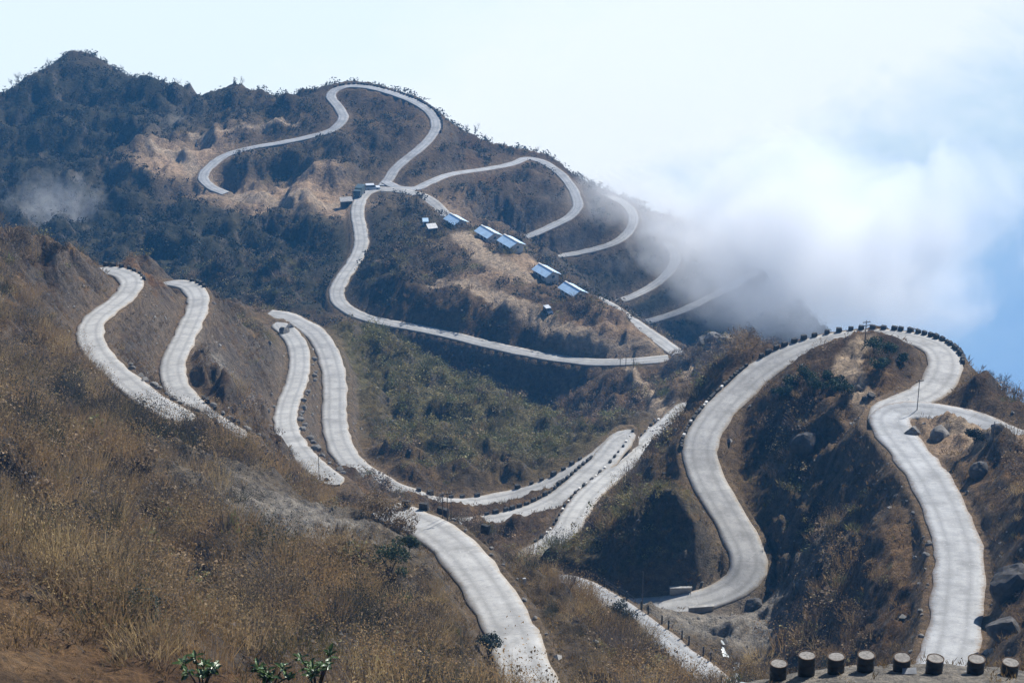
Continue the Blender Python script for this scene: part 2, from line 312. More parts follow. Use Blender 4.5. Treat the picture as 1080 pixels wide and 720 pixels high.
# ------------------------------------------------------------------ region colour of the ground cover (what grows where)
PX, PY, PD = proj(np.stack([XX, YY, HF], -1))
PX = np.where(PD > 1, PX, -999)
REG = [  # centre in plan given through a sight line, radius (m), cover colour weights: (straw, russet, olive, grey-brown, rock, bare earth)
]
gx = np.gradient(HF, axis=1) / np.gradient(XX, axis=1); gy = (np.gradient(HF, axis=0) - gx * np.gradient(XX, axis=0)) / np.gradient(YY, axis=0)
SLOPE = np.hypot(gx, gy)
def blob(px, py, t, r):
    c = pt(px, py, t); return np.exp(-((XX - c[0]) ** 2 + (YY - c[1]) ** 2) / (2 * r * r))
NA = fbm(XX / 22, YY / 22, 4, 101); NB = fbm(XX / 9, YY / 9, 4, 131); NCc = fbm(XX / 45, YY / 45, 3, 151)
def mixc(c, col, f):
    f = np.clip(f, 0, 1)[..., None]; return c * (1 - f) + np.array(col) * f
brown = np.ones(HF.shape + (3,)) * np.array([.085, .058, .036])
col = brown
col = mixc(col, (.19, .125, .068), smooth(-.15, .4, NB) * .85)               # straw
col = mixc(col, (.05, .037, .028), smooth(.05, .5, NA) * .8)               # dark litter
col = mixc(col, (.13, .062, .025), smooth(.15, .5, NCc) * .5)              # russet
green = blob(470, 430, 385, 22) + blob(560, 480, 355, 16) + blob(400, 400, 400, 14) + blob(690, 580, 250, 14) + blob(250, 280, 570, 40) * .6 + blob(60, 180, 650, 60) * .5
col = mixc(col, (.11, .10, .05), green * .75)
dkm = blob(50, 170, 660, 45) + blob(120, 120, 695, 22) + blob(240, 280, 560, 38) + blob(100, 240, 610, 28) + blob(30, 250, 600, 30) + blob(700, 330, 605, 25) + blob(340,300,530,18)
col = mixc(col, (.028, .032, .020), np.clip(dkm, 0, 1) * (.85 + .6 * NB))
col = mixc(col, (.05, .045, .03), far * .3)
foot = blob(200, 520, 195, 35) + blob(50, 420, 200, 35) + blob(350, 600, 180, 22)
col = mixc(col, (.085, .065, .04), foot * .7)
rock = smooth(.85, 1.35, SLOPE + NB * .35)
tan = blob(200, 165, 645, 12) + blob(190, 180, 635, 8) + blob(230, 200, 614, 8) + blob(290, 213, 605, 9) + blob(330, 213, 604, 9) + blob(480, 205, 592, 9) + blob(365, 225, 590, 6) + blob(1010, 455, 243, 5) + blob(1035, 462, 241, 5) + blob(500, 260, 528, 5) + blob(555, 285, 510, 5) + blob(520, 300, 500, 7) * .6 + blob(640, 360, 466, 8) * .6 + blob(925, 432, 254, 3)
col = mixc(col, (.36, .27, .19), tan * (1.0 + NB))
grey = blob(790, 660, 240, 7) + blob(760, 680, 238, 5) + blob(745, 650, 240, 4) + blob(320, 550, 200, 7) * 1.0 + blob(345, 590, 192, 5) + blob(640, 470, 395, 9) * .5 + blob(750, 362, 442, 6) * .8 + blob(230, 385, 325, 5) + blob(190,140,680,5)*.6
grey = grey + blob(870, 722, 72, 7) + blob(980, 722, 72, 8)
col = mixc(col, (.25, .24, .225), grey * (.9 + NB * 1.2))
col = mixc(col, (.11, .098, .088), rock * .75)
def trail(pix, w):
    P = spline([tuple(hit(x, y)[0]) for x, y in pix]); d = np.full(HF.shape, 99.0); y0, y1 = P[:, 1].min() - 8, P[:, 1].max() + 8
    i0, i1 = np.searchsorted(YR, [max(13, y0), y1])
    for q in P: d[i0:i1] = np.minimum(d[i0:i1], np.hypot(XX[i0:i1] - q[0], YY[i0:i1] - q[1]))
    return 1 - smooth(w * .35, w * .75, d + NB * w * .4)
paths = np.zeros(HF.shape)
for pix, w in (([(913, 362), (902, 368), (895, 380), (894, 392), (900, 404), (905, 414), (912, 426)], 3.0), ([(662, 388), (670, 398), (680, 412), (692, 424), (704, 436)], 2.0), ([(1000, 449), (1015, 451), (1030, 456), (1042, 463)], 3.0),
    ([(462, 302), (500, 305), (540, 318), (565, 335), (600, 352), (640, 368), (690, 374)], 4.5), ([(240, 205), (262, 211), (300, 214), (335, 213), (362, 217)], 5), ([(205, 143), (230, 138), (270, 136), (310, 134)], 3), ([(728, 396), (733, 385), (742, 378)], 3.5), ([(487, 247), (500, 262), (520, 274), (560, 296)], 5), ([(160, 150), (185, 165), (205, 180), (225, 200)], 5)):
    paths = np.maximum(paths, trail(pix, w))
col = mixc(col, (.38, .31, .235), paths)
verge = (1 - smooth(.2, 2.2, DMIN + NB * 1.2))
col = mixc(col, (.17, .13, .09), verge * .6)
BARE = np.clip(paths + tan + grey + rock * .12, 0, 1)
idx = np.arange(NR * NC).reshape(NR, NC)
quads = np.stack([idx[:-1, :-1], idx[:-1, 1:], idx[1:, 1:], idx[1:, :-1]], -1).reshape(-1, 4)
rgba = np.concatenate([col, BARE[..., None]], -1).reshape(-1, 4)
t = MT('ground cover', .95, .1)
ca = t.attr('cover'); c = ca.outputs['Color']
n1 = t.noise(.9, 8, .7); n2 = t.noise(5.0, 6, .7); n3 = t.noise(.22, 4, .6)
c = t.mix(t.math('MULTIPLY_ADD', n1, 1.6, -.45), t.mix(1.0, c, (.30, .31, .33), 'MULTIPLY'), t.mix(1.0, c, (1.9, 1.75, 1.5), 'MULTIPLY'))
c = t.mix(.8, c, t.ramp(n2, [(.3, (.55, .55, .55)), (.5, (1, 1, 1)), (.72, (1.6, 1.5, 1.4))]), 'MULTIPLY')
hh = t.math('ADD', t.math('MULTIPLY', n1, 1.0), t.math('MULTIPLY', n2, .35))
t.bump(hh, .9, .9)
M_ground = t.col(c)
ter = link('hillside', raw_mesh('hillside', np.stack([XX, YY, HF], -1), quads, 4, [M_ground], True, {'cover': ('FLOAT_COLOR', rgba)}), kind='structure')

# ------------------------------------------------------------------ roads
def road_mat(name, base, tone):
    t = MT(name, .85, .25)
    a = t.attr('across').outputs['Fac']; n1 = t.noise(.35, 6, .7); n2 = t.noise(2.5, 6, .7); n3 = t.noise(9, 4, .7); mp = t.n('ShaderNodeMapping'); t.L.new(t.co(), mp.inputs[0]); n4 = t.noise(1.1, 7, .75, None, 0, 1.5)
    c = t.ramp(n1, [(.3, tuple(x * .66 for x in base)), (.5, base), (.7, tuple(min(.8, x * 1.25) for x in base))])
    # worn wheel tracks left and right of the centre
    ab = t.math('ABSOLUTE', a); tr = t.math('ABSOLUTE', t.math('SUBTRACT', ab, .42))
    c = t.mix(t.math('MULTIPLY', t.ramp(tr, [(.0, (1, 1, 1)), (.2, (0, 0, 0))]), t.math('MULTIPLY', n2, 1.25)), c, tuple(x * .62 for x in base))
    c = t.mix(t.math('MULTIPLY', t.ramp(n4, [(.56, (0, 0, 0)), (.62, (1, 1, 1))]), .45), c, tuple(x * .6 for x in base))
    c = t.mix(t.math('MULTIPLY', t.ramp(n4, [(.36, (1, 1, 1)), (.42, (0, 0, 0))]), .5), c, tuple(min(.75, x * 1.35) for x in base))
    edge = t.ramp(t.math('ADD', ab, t.math('MULTIPLY_ADD', n2, .7, -.35)), [(.80, (0, 0, 0)), (1.0, (1, 1, 1))])
    c = t.mix(edge, c, tone)
    c = t.mix(t.math('MULTIPLY', t.ramp(n3, [(.55, (0, 0, 0)), (.7, (1, 1, 1))]), .35), c, tuple(x * .55 for x in base))
    al = t.attr('along').outputs['Fac']; sl_ = t.math('DIVIDE', al, 4.6); wn_ = t.n('ShaderNodeTexWhiteNoise', noise_dimensions='1D'); t.L.new(t.math('FLOOR', sl_), wn_.inputs['W'])
    tone_ = t.math('MULTIPLY_ADD', wn_.outputs['Value'], .14, .90); c = t.mix(1.0, c, t.mix(tone_, (0, 0, 0), (1, 1, 1)), 'MULTIPLY')
    jo = t.math('LESS_THAN', t.math('FRACT', sl_), .03); c = t.mix(t.math('MULTIPLY', jo, .18), c, tuple(x * .35 for x in base))
    t.bump(t.math('ADD', n3, t.math('MULTIPLY', n2, .8)), .35, .06)
    return t.col(c)
M_conc = road_mat('dusty concrete', (.345, .34, .325), (.30, .25, .19))
M_asph = road_mat('grey dusty asphalt', (.335, .34, .34), (.25, .20, .155))
M_dirt = road_mat('pale dirt', (.34, .29, .23), (.2, .15, .10))
def ribbon(name, P, w, mat, lift, tp=(0, 0)):
    n = len(P); T = np.gradient(P, axis=0); T[:, 2] = 0; T /= np.linalg.norm(T, axis=1)[:, None] + 1e-9
    S = np.stack([T[:, 1], -T[:, 0], np.zeros(n)], 1)
    us = np.array([-1.0, -.97, -.7, -.42, 0, .42, .7, .97, 1.0]); s = np.arange(n) * 1.6
    jl = fbm(s / 5, s * 0 + 3, 4, int(w * 97)) * .6; jr = fbm(s / 5, s * 0 + 9, 4, int(w * 71)) * .6
    V = []; AC = []; q_ = np.arange(n) * 1.6; en = np.ones(n)
    if tp[0]: en *= np.sqrt(np.clip(1 - (1 - np.clip(q_ / 5, 0, 1)) ** 2, .02, 1))
    if tp[1]: en *= np.sqrt(np.clip(1 - (1 - np.clip(q_[::-1] / 5, 0, 1)) ** 2, .02, 1))
    for k, u in enumerate(us):
        hw = w / 2 + (jl if u < 0 else jr) * (abs(u) > .6)
        off = np.sign(u) * hw * min(1, abs(u) / .97) if abs(u) > .96 else u * w / 2
        z = P[:, 2] + lift + .05 * (1 - u * u) - (.30 if abs(u) == 1 else 0)
        q = P + S * np.reshape(off * en, (-1, 1)); q = q.copy(); q[:, 2] = z
        V.append(q); AC.append(np.full(n, u))
    V = np.stack(V, 1); AC = np.stack(AC, 1); m = len(us); ix = np.arange(n * m).reshape(n, m)
    q = np.stack([ix[:-1, :-1], ix[:-1, 1:], ix[1:, 1:], ix[1:, :-1]], -1)[..., ::-1]
    return link(name, raw_mesh(name, V, q, 4, [mat], True, {'across': ('FLOAT', AC), 'along': ('FLOAT', np.repeat(s[:, None], m, 1))}), kind='structure')
TAPER = {'RP': (1, 1), 'R1': (1, 0), 'R2': (0, 1), 'R3': (1, 1), 'RC': (0, 1), 'L2': (1, 1), 'L1': (1, 1), 'L3': (1, 1), 'RN': (0, 0), 'F6': (1, 1), 'F5': (1, 1), 'F4': (1, 1), 'RB': (1, 0)}
MATS = {'RP': M_conc, 'RA': M_asph, 'RB': M_conc, 'RC': M_asph, 'F2': M_asph, 'F3': M_asph}
for i, (k, (w, P)) in enumerate(RL.items()):
    ribbon('road', P, w, MATS.get(k, M_conc), .004 * i, TAPER.get(k, (0, 0)))

# unseen slope behind the viewpoint, added to block skylight and deepen the shadows
gx_, gy_ = np.meshgrid(np.linspace(-420, 420, 90), np.linspace(6, -230, 40))
gz_ = 1.0 + (6 - gy_) * .62 + fbm(gx_ / 40, gy_ / 40, 4, 7, True) * 9 * smooth(0, 40, 6 - gy_) - smooth(20, 420, np.abs(gx_)) * 55
ix = np.arange(gx_.size).reshape(gx_.shape); q = np.stack([ix[:-1, :-1], ix[1:, :-1], ix[1:, 1:], ix[:-1, 1:]], -1)
gm = MT('upper slope', .95, .1); gm.bump(gm.noise(1.5, 6), .8, .4)
link('unseen_mountainside', raw_mesh('unseen_mountainside', np.stack([gx_, gy_, gz_ - 8], -1), q, 4, [gm.col(gm.ramp(gm.noise(.15, 7, .7), [(.35, (.035, .03, .022)), (.5, (.08, .058, .038)), (.68, (.15, .11, .065))]))], True), kind='structure')
# ------------------------------------------------------------------ ground cover plants: far too many to count
def blades(n, h, r, w, seed, up=.75, lean=.5, tri=True):
    """twigs and stalks fanning up and out from a root, each a narrow triangle"""
    g = np.random.default_rng(seed); a = g.uniform(0, 2 * np.pi, n); rr = r * np.sqrt(g.uniform(0, 1, n)) * .55
    base = np.stack([rr * np.cos(a), rr * np.sin(a), g.uniform(0, h * .35, n)], 1)
    a2 = a + g.normal(0, .6, n); le = h * g.uniform(.45, 1.0, n); ln = g.uniform(.1, 1, n) * lean
    tip = base + np.stack([np.cos(a2) * ln * le, np.sin(a2) * ln * le, le * up], 1)
    s = g.uniform(0, np.pi, n); side = np.stack([np.cos(s), np.sin(s), g.normal(0, .2, n)], 1) * (w * g.uniform(.5, 1.3, n))[:, None]
    mid = base + (tip - base) * .45
    return np.stack([mid * .3 + base * .7 - side * .5, mid + side, tip], 1)
def leaves(n, h, r, w, seed, lobes=5):
    """leaf-sized faces spread through an uneven crown of several lobes"""
    g = np.random.default_rng(seed); c = np.stack([g.normal(0, r * .42, lobes), g.normal(0, r * .42, lobes), g.uniform(h * .35, h * .8, lobes)], 1); cr = g.uniform(.35, .62, lobes) * r
    k = g.integers(0, lobes, n); d = g.normal(0, 1, (n, 3)); d /= np.linalg.norm(d, axis=1)[:, None]
    p = c[k] + d * (cr[k] * g.uniform(.55, 1.08, n))[:, None] * np.array([1, 1, .8]); p[:, 2] = np.maximum(p[:, 2], .05)
    u = g.normal(0, 1, (n, 3)); u /= np.linalg.norm(u, axis=1)[:, None]; v = np.cross(u, d + .3 * g.normal(0, 1, (n, 3))); v /= np.linalg.norm(v, axis=1)[:, None] + 1e-9
    s = (w * g.uniform(.6, 1.4, n))[:, None]
    return np.stack([p - u * s * .6, p + u * s * .6, p + v * s], 1)
def veg_mat(name, rough=.85, trans=.0):
    t = MT(name, rough, .15); c = t.attr('tint').outputs['Color']; m = t.col(c)
    if trans:
        tr = t.n('ShaderNodeBsdfTranslucent'); t.L.new(c, tr.inputs[0]); mx = t.n('ShaderNodeMixShader'); mx.inputs[0].default_value = trans
        t.L.new(t.b.outputs[0], mx.inputs[1]); t.L.new(tr.outputs[0], mx.inputs[2]); t.L.new(mx.outputs[0], t.N['Material Output'].inputs[0])
    return m
M_twig = veg_mat('dry twigs', .9, .4); M_leaf = veg_mat('leaves', .6, .25)
def scatter(name, protos, pos, scale, tint, mat, var=.25, **kw):
    if len(pos) == 0: return
    Vs, Cs = [], []
    pick = rng.integers(0, len(protos), len(pos)); th = rng.uniform(0, 2 * np.pi, len(pos))
    for k, P in enumerate(protos):
        m = pick == k
        if not m.any(): continue
        p, s, a, c = pos[m], scale[m], th[m], tint[m]
        B = P.reshape(-1, 3); ca_, sa = np.cos(a)[:, None], np.sin(a)[:, None]
        x = B[None, :, 0] * ca_ - B[None, :, 1] * sa; y = B[None, :, 0] * sa + B[None, :, 1] * ca_; z = np.repeat(B[None, :, 2], len(p), 0)
        sv = s.reshape(len(p), -1)
        V = np.stack([x * sv[:, :1], y * sv[:, :1], z * sv[:, -1:]], -1) + p[:, None]
        f = np.repeat(1 + rng.normal(0, var, (len(p), len(P))), 3, axis=1)[..., None]
        cc = np.clip(c[:, None] * f, .004, .8)
        Vs.append(V.reshape(-1, 3)); Cs.append(np.concatenate([cc, np.ones(cc.shape[:2] + (1,))], -1).reshape(-1, 4))
    V = np.concatenate(Vs); Cl = np.concatenate(Cs)
    return link(name, raw_mesh(name, V, np.arange(len(V)), 3, [mat], False, {'tint': ('FLOAT_COLOR', Cl)}), kind='stuff', **kw)
# cells of the ground sheet one can see from the viewpoint or a few steps beside it
ANG = HF / YY; RUN = np.maximum.accumulate(ANG, axis=0); RUN = np.vstack([RUN[:1] - 1, RUN[:-1]])
VIS = ((HF + 5) / YY >= RUN) & (PX > -90) & (PX < 1170) & (PY > -20) & (PY < 800)
AREA = (YY * lnr) * (YY * .84 / (NC - 1)) * np.sqrt(1 + SLOPE ** 2)
def sample(dens, seed):
    lam = np.where(VIS, AREA * dens, 0).ravel(); g = np.random.default_rng(seed); k = np.repeat(np.arange(lam.size), g.poisson(lam))
    i, j = k // NC, k % NC
    y = YY[i, j] * np.exp(g.uniform(-.5, .5, len(k)) * lnr); x = y * (TT[i, j] + g.uniform(-.5, .5, len(k)) * .84 / (NC - 1))
    return np.stack([x, y, ground(x, y)], 1), i, j
NV = fbm(XX / 7, YY / 7, 3, 201); NW = fbm(XX / 3.2, YY / 3.2, 2, 211); NU = fbm(XX / 30, YY / 30, 3, 221)
open_ = (1 - .93 * blob(905, 350, 281, 6)) * (1 - .97 * np.clip(blob(905, 350, 292, 8) + blob(930, 350, 292, 8) + blob(960, 352, 290, 7), 0, 1)) * smooth(.8, 2.8, DMIN) * (1 - np.clip(BARE * 1.15, 0, 1)) * (DIST > 66)
green_n = np.clip(green, 0, 1)
hillA = np.clip(blob(180, 500, 200, 34) + blob(60, 400, 235, 30) + blob(380, 620, 180, 22) + blob(250, 600, 160, 25), 0, 1)
def tints(pal, n, w=None, s=.15):
    k = rng.choice(len(pal), n, p=w); return np.array(pal)[k] * (1 + rng.normal(0, s, (n, 1)))
TW = [(.29, .19, .09), (.32, .225, .115), (.20, .145, .085), (.38, .28, .14), (.16, .13, .105)]
near = DIST < 330
LOW = .28 + .72 * smooth(.5, 9, DMIN)       # growth stays low beside the roads
# 1 brown brushwood of the left foreground hill and the near banks
d = np.where(near, open_ * (.075 * hillA * smooth(-.25, .12, NV) * 3.4 + .07 * smooth(-.1, .4, NV) * (1 - hillA)), 0) * (DIST > 85)
p, i, j = sample(d, 11); n = len(p); p[:, 2] -= .1
sc = np.stack([rng.uniform(.7, 1.5, n), rng.uniform(.55, 1.6, n)], 1) * (1 + .25 * NU[i, j])[:, None] * LOW[i, j][:, None]
tn = tints(TW, n, [.3, .25, .2, .15, .1]) * (1 + .35 * NU[i, j])[:, None]
gq = rng.uniform(0, 1, n) < smooth(.1, .5, NB[i, j]) * .35
tn[gq] = tints([(.075, .07, .03), (.09, .08, .035)], gq.sum())
dk = rng.uniform(0, 1, n) < (.14 + .75 * smooth(.12, .4, NA[i, j] * .6 - NU[i, j] * .6))
tn[dk] = tints([(.045, .042, .030), (.06, .05, .035), (.04, .048, .026), (.08, .07, .06)], dk.sum())
print('brush', n)
scatter('brushwood', [blades(300, 2.1, 2.6, .024, s, lean=.8, up=.75) for s in range(4)] + [np.concatenate([leaves(380, 2.9, 2.4, .08, s + 500, 8), blades(110, 2.2, 2.0, .03, s + 900, lean=.6)]) for s in range(8)], p, sc, tn, M_twig, .14, label='brown leafless brushwood covering the near left hill and road banks', category='brushwood')
# 2 leafy and twiggy shrubs on the middle slopes
rightw = blob(690, 570, 252, 16)
d = np.where(DIST < 560, open_ * (.12 + .07 * smooth(.0, .4, NU) + .16 * green_n * (DIST < 480) + .12 * rightw) * smooth(-.35, .25, NV) * 1.5, 0) * (DIST > 120)
p, i, j = sample(d, 12); n = len(p); p[:, 2] -= .15
g_ = np.clip(green_n[i, j] * .8 + rightw[i, j] * .7 + .12, 0, 1)
isg = rng.uniform(0, 1, n) < g_
tn = np.where(isg[:, None], tints([(.19, .18, .07), (.14, .15, .06), (.26, .22, .09), (.19, .155, .08)], n), tints([(.15, .11, .08), (.22, .155, .085), (.11, .09, .075), (.27, .19, .11)], n))
sc = np.stack([rng.uniform(.5, 1.6, n), rng.uniform(.5, 1.45, n)], 1) * LOW[i, j][:, None]
print('shrubs', n)
scatter('mountain_shrubs', [leaves(95, 1.7, 1.5, .20, s + 20) for s in range(5)] + [blades(110, 1.7, 1.7, .06, s + 40, lean=.9) for s in range(3)] + [leaves(130, 1.3, 1.9, .15, s + 620, 6) for s in range(4)], p, sc, tn, M_leaf, label='olive and grey brown shrubs packed over the middle slopes', category='shrubs')
# 3 distant scrub
d = np.where(DIST >= 470, open_ * (.10 + .10 * np.clip(green, 0, 1)) * smooth(-.4, .2, NV) * 1.3, 0)
p, i, j = sample(d, 13); n = len(p); p[:, 2] -= .2
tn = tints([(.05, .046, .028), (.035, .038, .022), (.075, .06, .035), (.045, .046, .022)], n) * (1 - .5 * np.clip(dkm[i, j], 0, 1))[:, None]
print('far scrub', n)
scatter('distant_scrub', [leaves(24, 1.5, 1.6, .40, s + 60, 4) for s in range(5)], p, np.stack([rng.uniform(.5, 1.3, n), rng.uniform(.45, 1.35, n)], 1), tn, M_leaf, label='dark scrub on the far hazy mountain sides', category='scrub')
# 4 dry grass tufts
d = np.where(DIST < 330, open_ * .55 * smooth(-.3, .3, NW) * (1 + 1.2 * (DIST < 150)) * smooth(60, 75, DIST), 0) * (1 - .4 * hillA)
d = d + np.where(DIST < 92, 2.6 * smooth(-.1, .35, NW) * (XX > 5), 0)
d = d + np.where(DIST < 330, smooth(.1, .5, DMIN) * (1 - smooth(1.5, 3, DMIN)) * .5, 0)
p, i, j = sample(d, 14); n = len(p)
tn = tints([(.20, .145, .075), (.15, .10, .05), (.11, .075, .04), (.17, .11, .05)], n)
print('tufts', n)
scatter('dry_grass', [blades(12, .62, .35, .045, s + 80, lean=.9) for s in range(6)], p, rng.uniform(.6, 1.6, (n, 1)) * np.where(DIST[i, j] < 92, .5, 1)[:, None], tn, M_twig, label='straw coloured dry grass tufts along the banks', category='grass')
# 5 loose stones
def stone_proto(seed):
    g = np.random.default_rng(seed); a = np.linspace(0, 2 * np.pi, 7)[:-1]; ring = np.stack([np.cos(a) * g.uniform(.6, 1, 6), np.sin(a) * g.uniform(.6, 1, 6), g.uniform(-.1, .25, 6)], 1); top = np.array([g.normal(0, .2), g.normal(0, .2), g.uniform(.55, .9)])
    mid = ring * .7 + top * .32; T = []
    for k in range(6):
        q = (k + 1) % 6; T += [[ring[k], ring[q], mid[q]], [ring[k], mid[q], mid[k]], [mid[k], mid[q], top]]
    return np.array(T)
M_stone = veg_mat('stones', .95)
STN = (1 - .8 * hillA)
d = np.where(DIST < 480, STN * smooth(.0, .3, DMIN) * (.09 * (1 - smooth(1.0, 2.5, DMIN)) + .25 * np.clip(grey, 0, 1) * (1 - hillA) + .03 * smooth(.8, 1.2, SLOPE)), 0)
p, i, j = sample(d, 15); n = len(p); print('stones', n)
scatter('loose_stones', [stone_proto(s) for s in range(6)], p, rng.uniform(.08, .36, (n, 1)) * (1 + rng.uniform(0, 1, (n, 1)) ** 8 * 1.2) * smooth(20, 200, DIST[i, j])[:, None], tints([(.25, .24, .22), (.16, .15, .135), (.24, .225, .2)], n), M_stone, .08, label='loose grey stones along the road verges and scree', category='stones')
# ------------------------------------------------------------------ things: builders
class MB:
    def __init__(s): s.V = []; s.F = []
    def add(s, V, Fs):
        n = len(s.V); s.V += [tuple(map(float, v)) for v in V]; s.F += [tuple(n + i for i in f) for f in Fs]; return s
    def box(s, c, d, rot=0, jit=0, rs=None, taper=1.0):
        g = rs or random
        V = []
        for z in (-1, 1):
            k = taper if z > 0 else 1
            for x, y in ((-1, -1), (1, -1), (1, 1), (-1, 1)):
                X, Y, Z = x * d[0] / 2 * k, y * d[1] / 2 * k, z * d[2] / 2
                if jit: X += g.uniform(-jit, jit); Y += g.uniform(-jit, jit); Z += g.uniform(-jit, jit)
                cr, sr = math.cos(rot), math.sin(rot); V.append((c[0] + X * cr - Y * sr, c[1] + X * sr + Y * cr, c[2] + Z))
        return s.add(V, [(3, 2, 1, 0), (4, 5, 6, 7), (0, 1, 5, 4), (1, 2, 6, 5), (2, 3, 7, 6), (3, 0, 4, 7)])
    def tube(s, pts, rad, n=6, cap=True):
        pts = [Vector(p) for p in pts]; rings = []
        for i, p in enumerate(pts):
            t = (pts[min(i + 1, len(pts) - 1)] - pts[max(i - 1, 0)]).normalized(); a = Vector((1, 0, 0)) if abs(t.x) < .8 else Vector((0, 1, 0)); u = t.cross(a).normalized(); v = t.cross(u)
            r = rad[i] if hasattr(rad, '__len__') else rad
            rings.append([p + (u * math.cos(2 * math.pi * k / n) + v * math.sin(2 * math.pi * k / n)) * r for k in range(n)])
        Fs = [(i * n + k, i * n + (k + 1) % n, (i + 1) * n + (k + 1) % n, (i + 1) * n + k) for i in range(len(pts) - 1) for k in range(n)]
        if cap: Fs += [tuple(range(n))[::-1], tuple((len(pts) - 1) * n + k for k in range(n))]
        return s.add([v for r in rings for v in r], Fs)
    def lathe(s, prof, n=20, c=(0, 0, 0)):
        V = [(c[0] + r * math.cos(2 * math.pi * k / n), c[1] + r * math.sin(2 * math.pi * k / n), c[2] + z) for r, z in prof for k in range(n)]
        Fs = [(i * n + k, i * n + (k + 1) % n, (i + 1) * n + (k + 1) % n, (i + 1) * n + k) for i in range(len(prof) - 1) for k in range(n)]
        return s.add(V, Fs + [tuple((len(prof) - 1) * n + k for k in range(n)), tuple(range(n))[::-1]])
    def mesh(s, name, mat, bevel=0, sm=False):
        me = bpy.data.meshes.new(name); me.from_pydata(s.V, [], s.F); me.materials.append(mat)
        if bevel:
            import bmesh
            b = bmesh.new(); b.from_mesh(me); bmesh.ops.bevel(b, geom=b.edges[:], offset=bevel, segments=2, affect='EDGES', clamp_overlap=True); b.to_mesh(me); b.free()
        if sm: me.polygons.foreach_set('use_smooth', [True] * len(me.polygons))
        me.update(); return me
def empty(name, loc, rz=0, label=None, cat=None, group=None):
    o = bpy.data.objects.new(name, None); C.objects.link(o); o.location = loc; o.rotation_euler = (0, 0, rz); o.empty_display_size = .3
    tag(o, label, cat, group); return o
def tag(o, label=None, cat=None, group=None):
    if label: o['label'] = label
    if cat: o['category'] = cat
    if group: o['group'] = group
    return o
def kids(o): return [c for c in C.objects if c.parent == o]
def clone(o, loc, rz, label=None, parent=None):
    c = o.copy(); C.objects.link(c); c.location = loc; c.rotation_euler = (o.rotation_euler.x, o.rotation_euler.y, rz)
    if label: c['label'] = label
    for k in kids(o):
        q = k.copy(); C.objects.link(q); q.parent = c
        for g in kids(k):
            d = g.copy(); C.objects.link(d); d.parent = q
    return c
def gz(x, y): return float(ground(np.array([x]), np.array([y]))[0])
def at(px, py, t, dz=0):                 # stand a thing on the ground where the sight line at this distance points
    p = pt(px, py, t); return Vector((p[0], p[1], gz(p[0], p[1]) + dz))
# materials of the small things
M_block = plain('blackened parapet concrete', (.055, .053, .05), .9, .5, 2.5)
M_white = plain('flaking whitewash', (.62, .61, .58), .9, .25, 3)
M_rock = plain('grey rock', (.17, .16, .145), .95, .45, 1.2)
M_drum = plain('tarred black steel', (.018, .017, .016), .6, .5, 6, .4)
M_fill = plain('rough concrete fill', (.24, .225, .205), .95, .35, 9)
M_rust = plain('rusty steel rim', (.09, .06, .04), .8, .4, 12)
M_wood = plain('weathered wood', (.10, .085, .07), .9, .3, 4)
M_steel = plain('galvanised steel', (.25, .26, .27), .6, .2, 4, .4)
M_cem = plain('old cement', (.34, .33, .31), .9, .3, 1.5)
M_wall = plain('cream plank wall', (.50, .47, .42), .9, .18, 1.2)
M_tin = plain('blue painted roofing iron', (.50, .68, .85), .36, .12, .8, .5)
M_dark = plain('dark opening', (.02, .022, .026), .4, .2, 2, .5)
M_glass = plain('dusty window glass', (.05, .07, .09), .15, .2, 2, .5)
M_bark = plain('grey bark', (.085, .07, .058), .95, .35, 3)
M_tyre = plain('tyre rubber', (.015, .015, .015), .8, .3, 4)

# ------------------------------------------------------------------ parapet blocks and kerb stones
def block_mesh(dx, dy, dz, seed, mat):
    g = random.Random(seed); b = MB(); b.box((0, 0, dz / 2 - .08), (dx, dy, dz + .16), 0, .045, g, .92)
    return b.mesh('parapet_block', mat, .035)
BM = {'dark': [block_mesh(.82, .5, .68, s, M_block) for s in range(4)], 'white': [block_mesh(.7, .45, .5, s + 9, M_white) for s in range(2)], 'stone': [], 'wide': [block_mesh(1.7, .6, .8, 31, M_block), block_mesh(1.25, .6, .85, 32, M_block)]}
def rock_mesh(seed, mat, name='roadside_stone', sub=1):
    import bmesh
    g = np.random.default_rng(seed); b = bmesh.new(); bmesh.ops.create_icosphere(b, subdivisions=sub + 1, radius=.5)
    dirs = g.normal(0, 1, (9, 3)); dirs /= np.linalg.norm(dirs, axis=1)[:, None]; cut = g.uniform(.28, .46, 9)
    for v in b.verts:
        p = np.array(v.co)
        for d_, c_ in zip(dirs, cut):
            q = p @ d_
            if q > c_: p = p - d_ * (q - c_) * .92
        v.co = p * np.array([1.25, .95, .85]) * (1 + g.normal(0, .03))
    me = bpy.data.meshes.new(name); b.to_mesh(me); b.free(); me.materials.append(mat); return me
BM['stone'] = [rock_mesh(s, M_rock) for s in range(5)]
def nearest(P, px, py):
    x, y, _ = proj(P); return int(np.argmin((x - px) ** 2 + (y - py) ** 2))
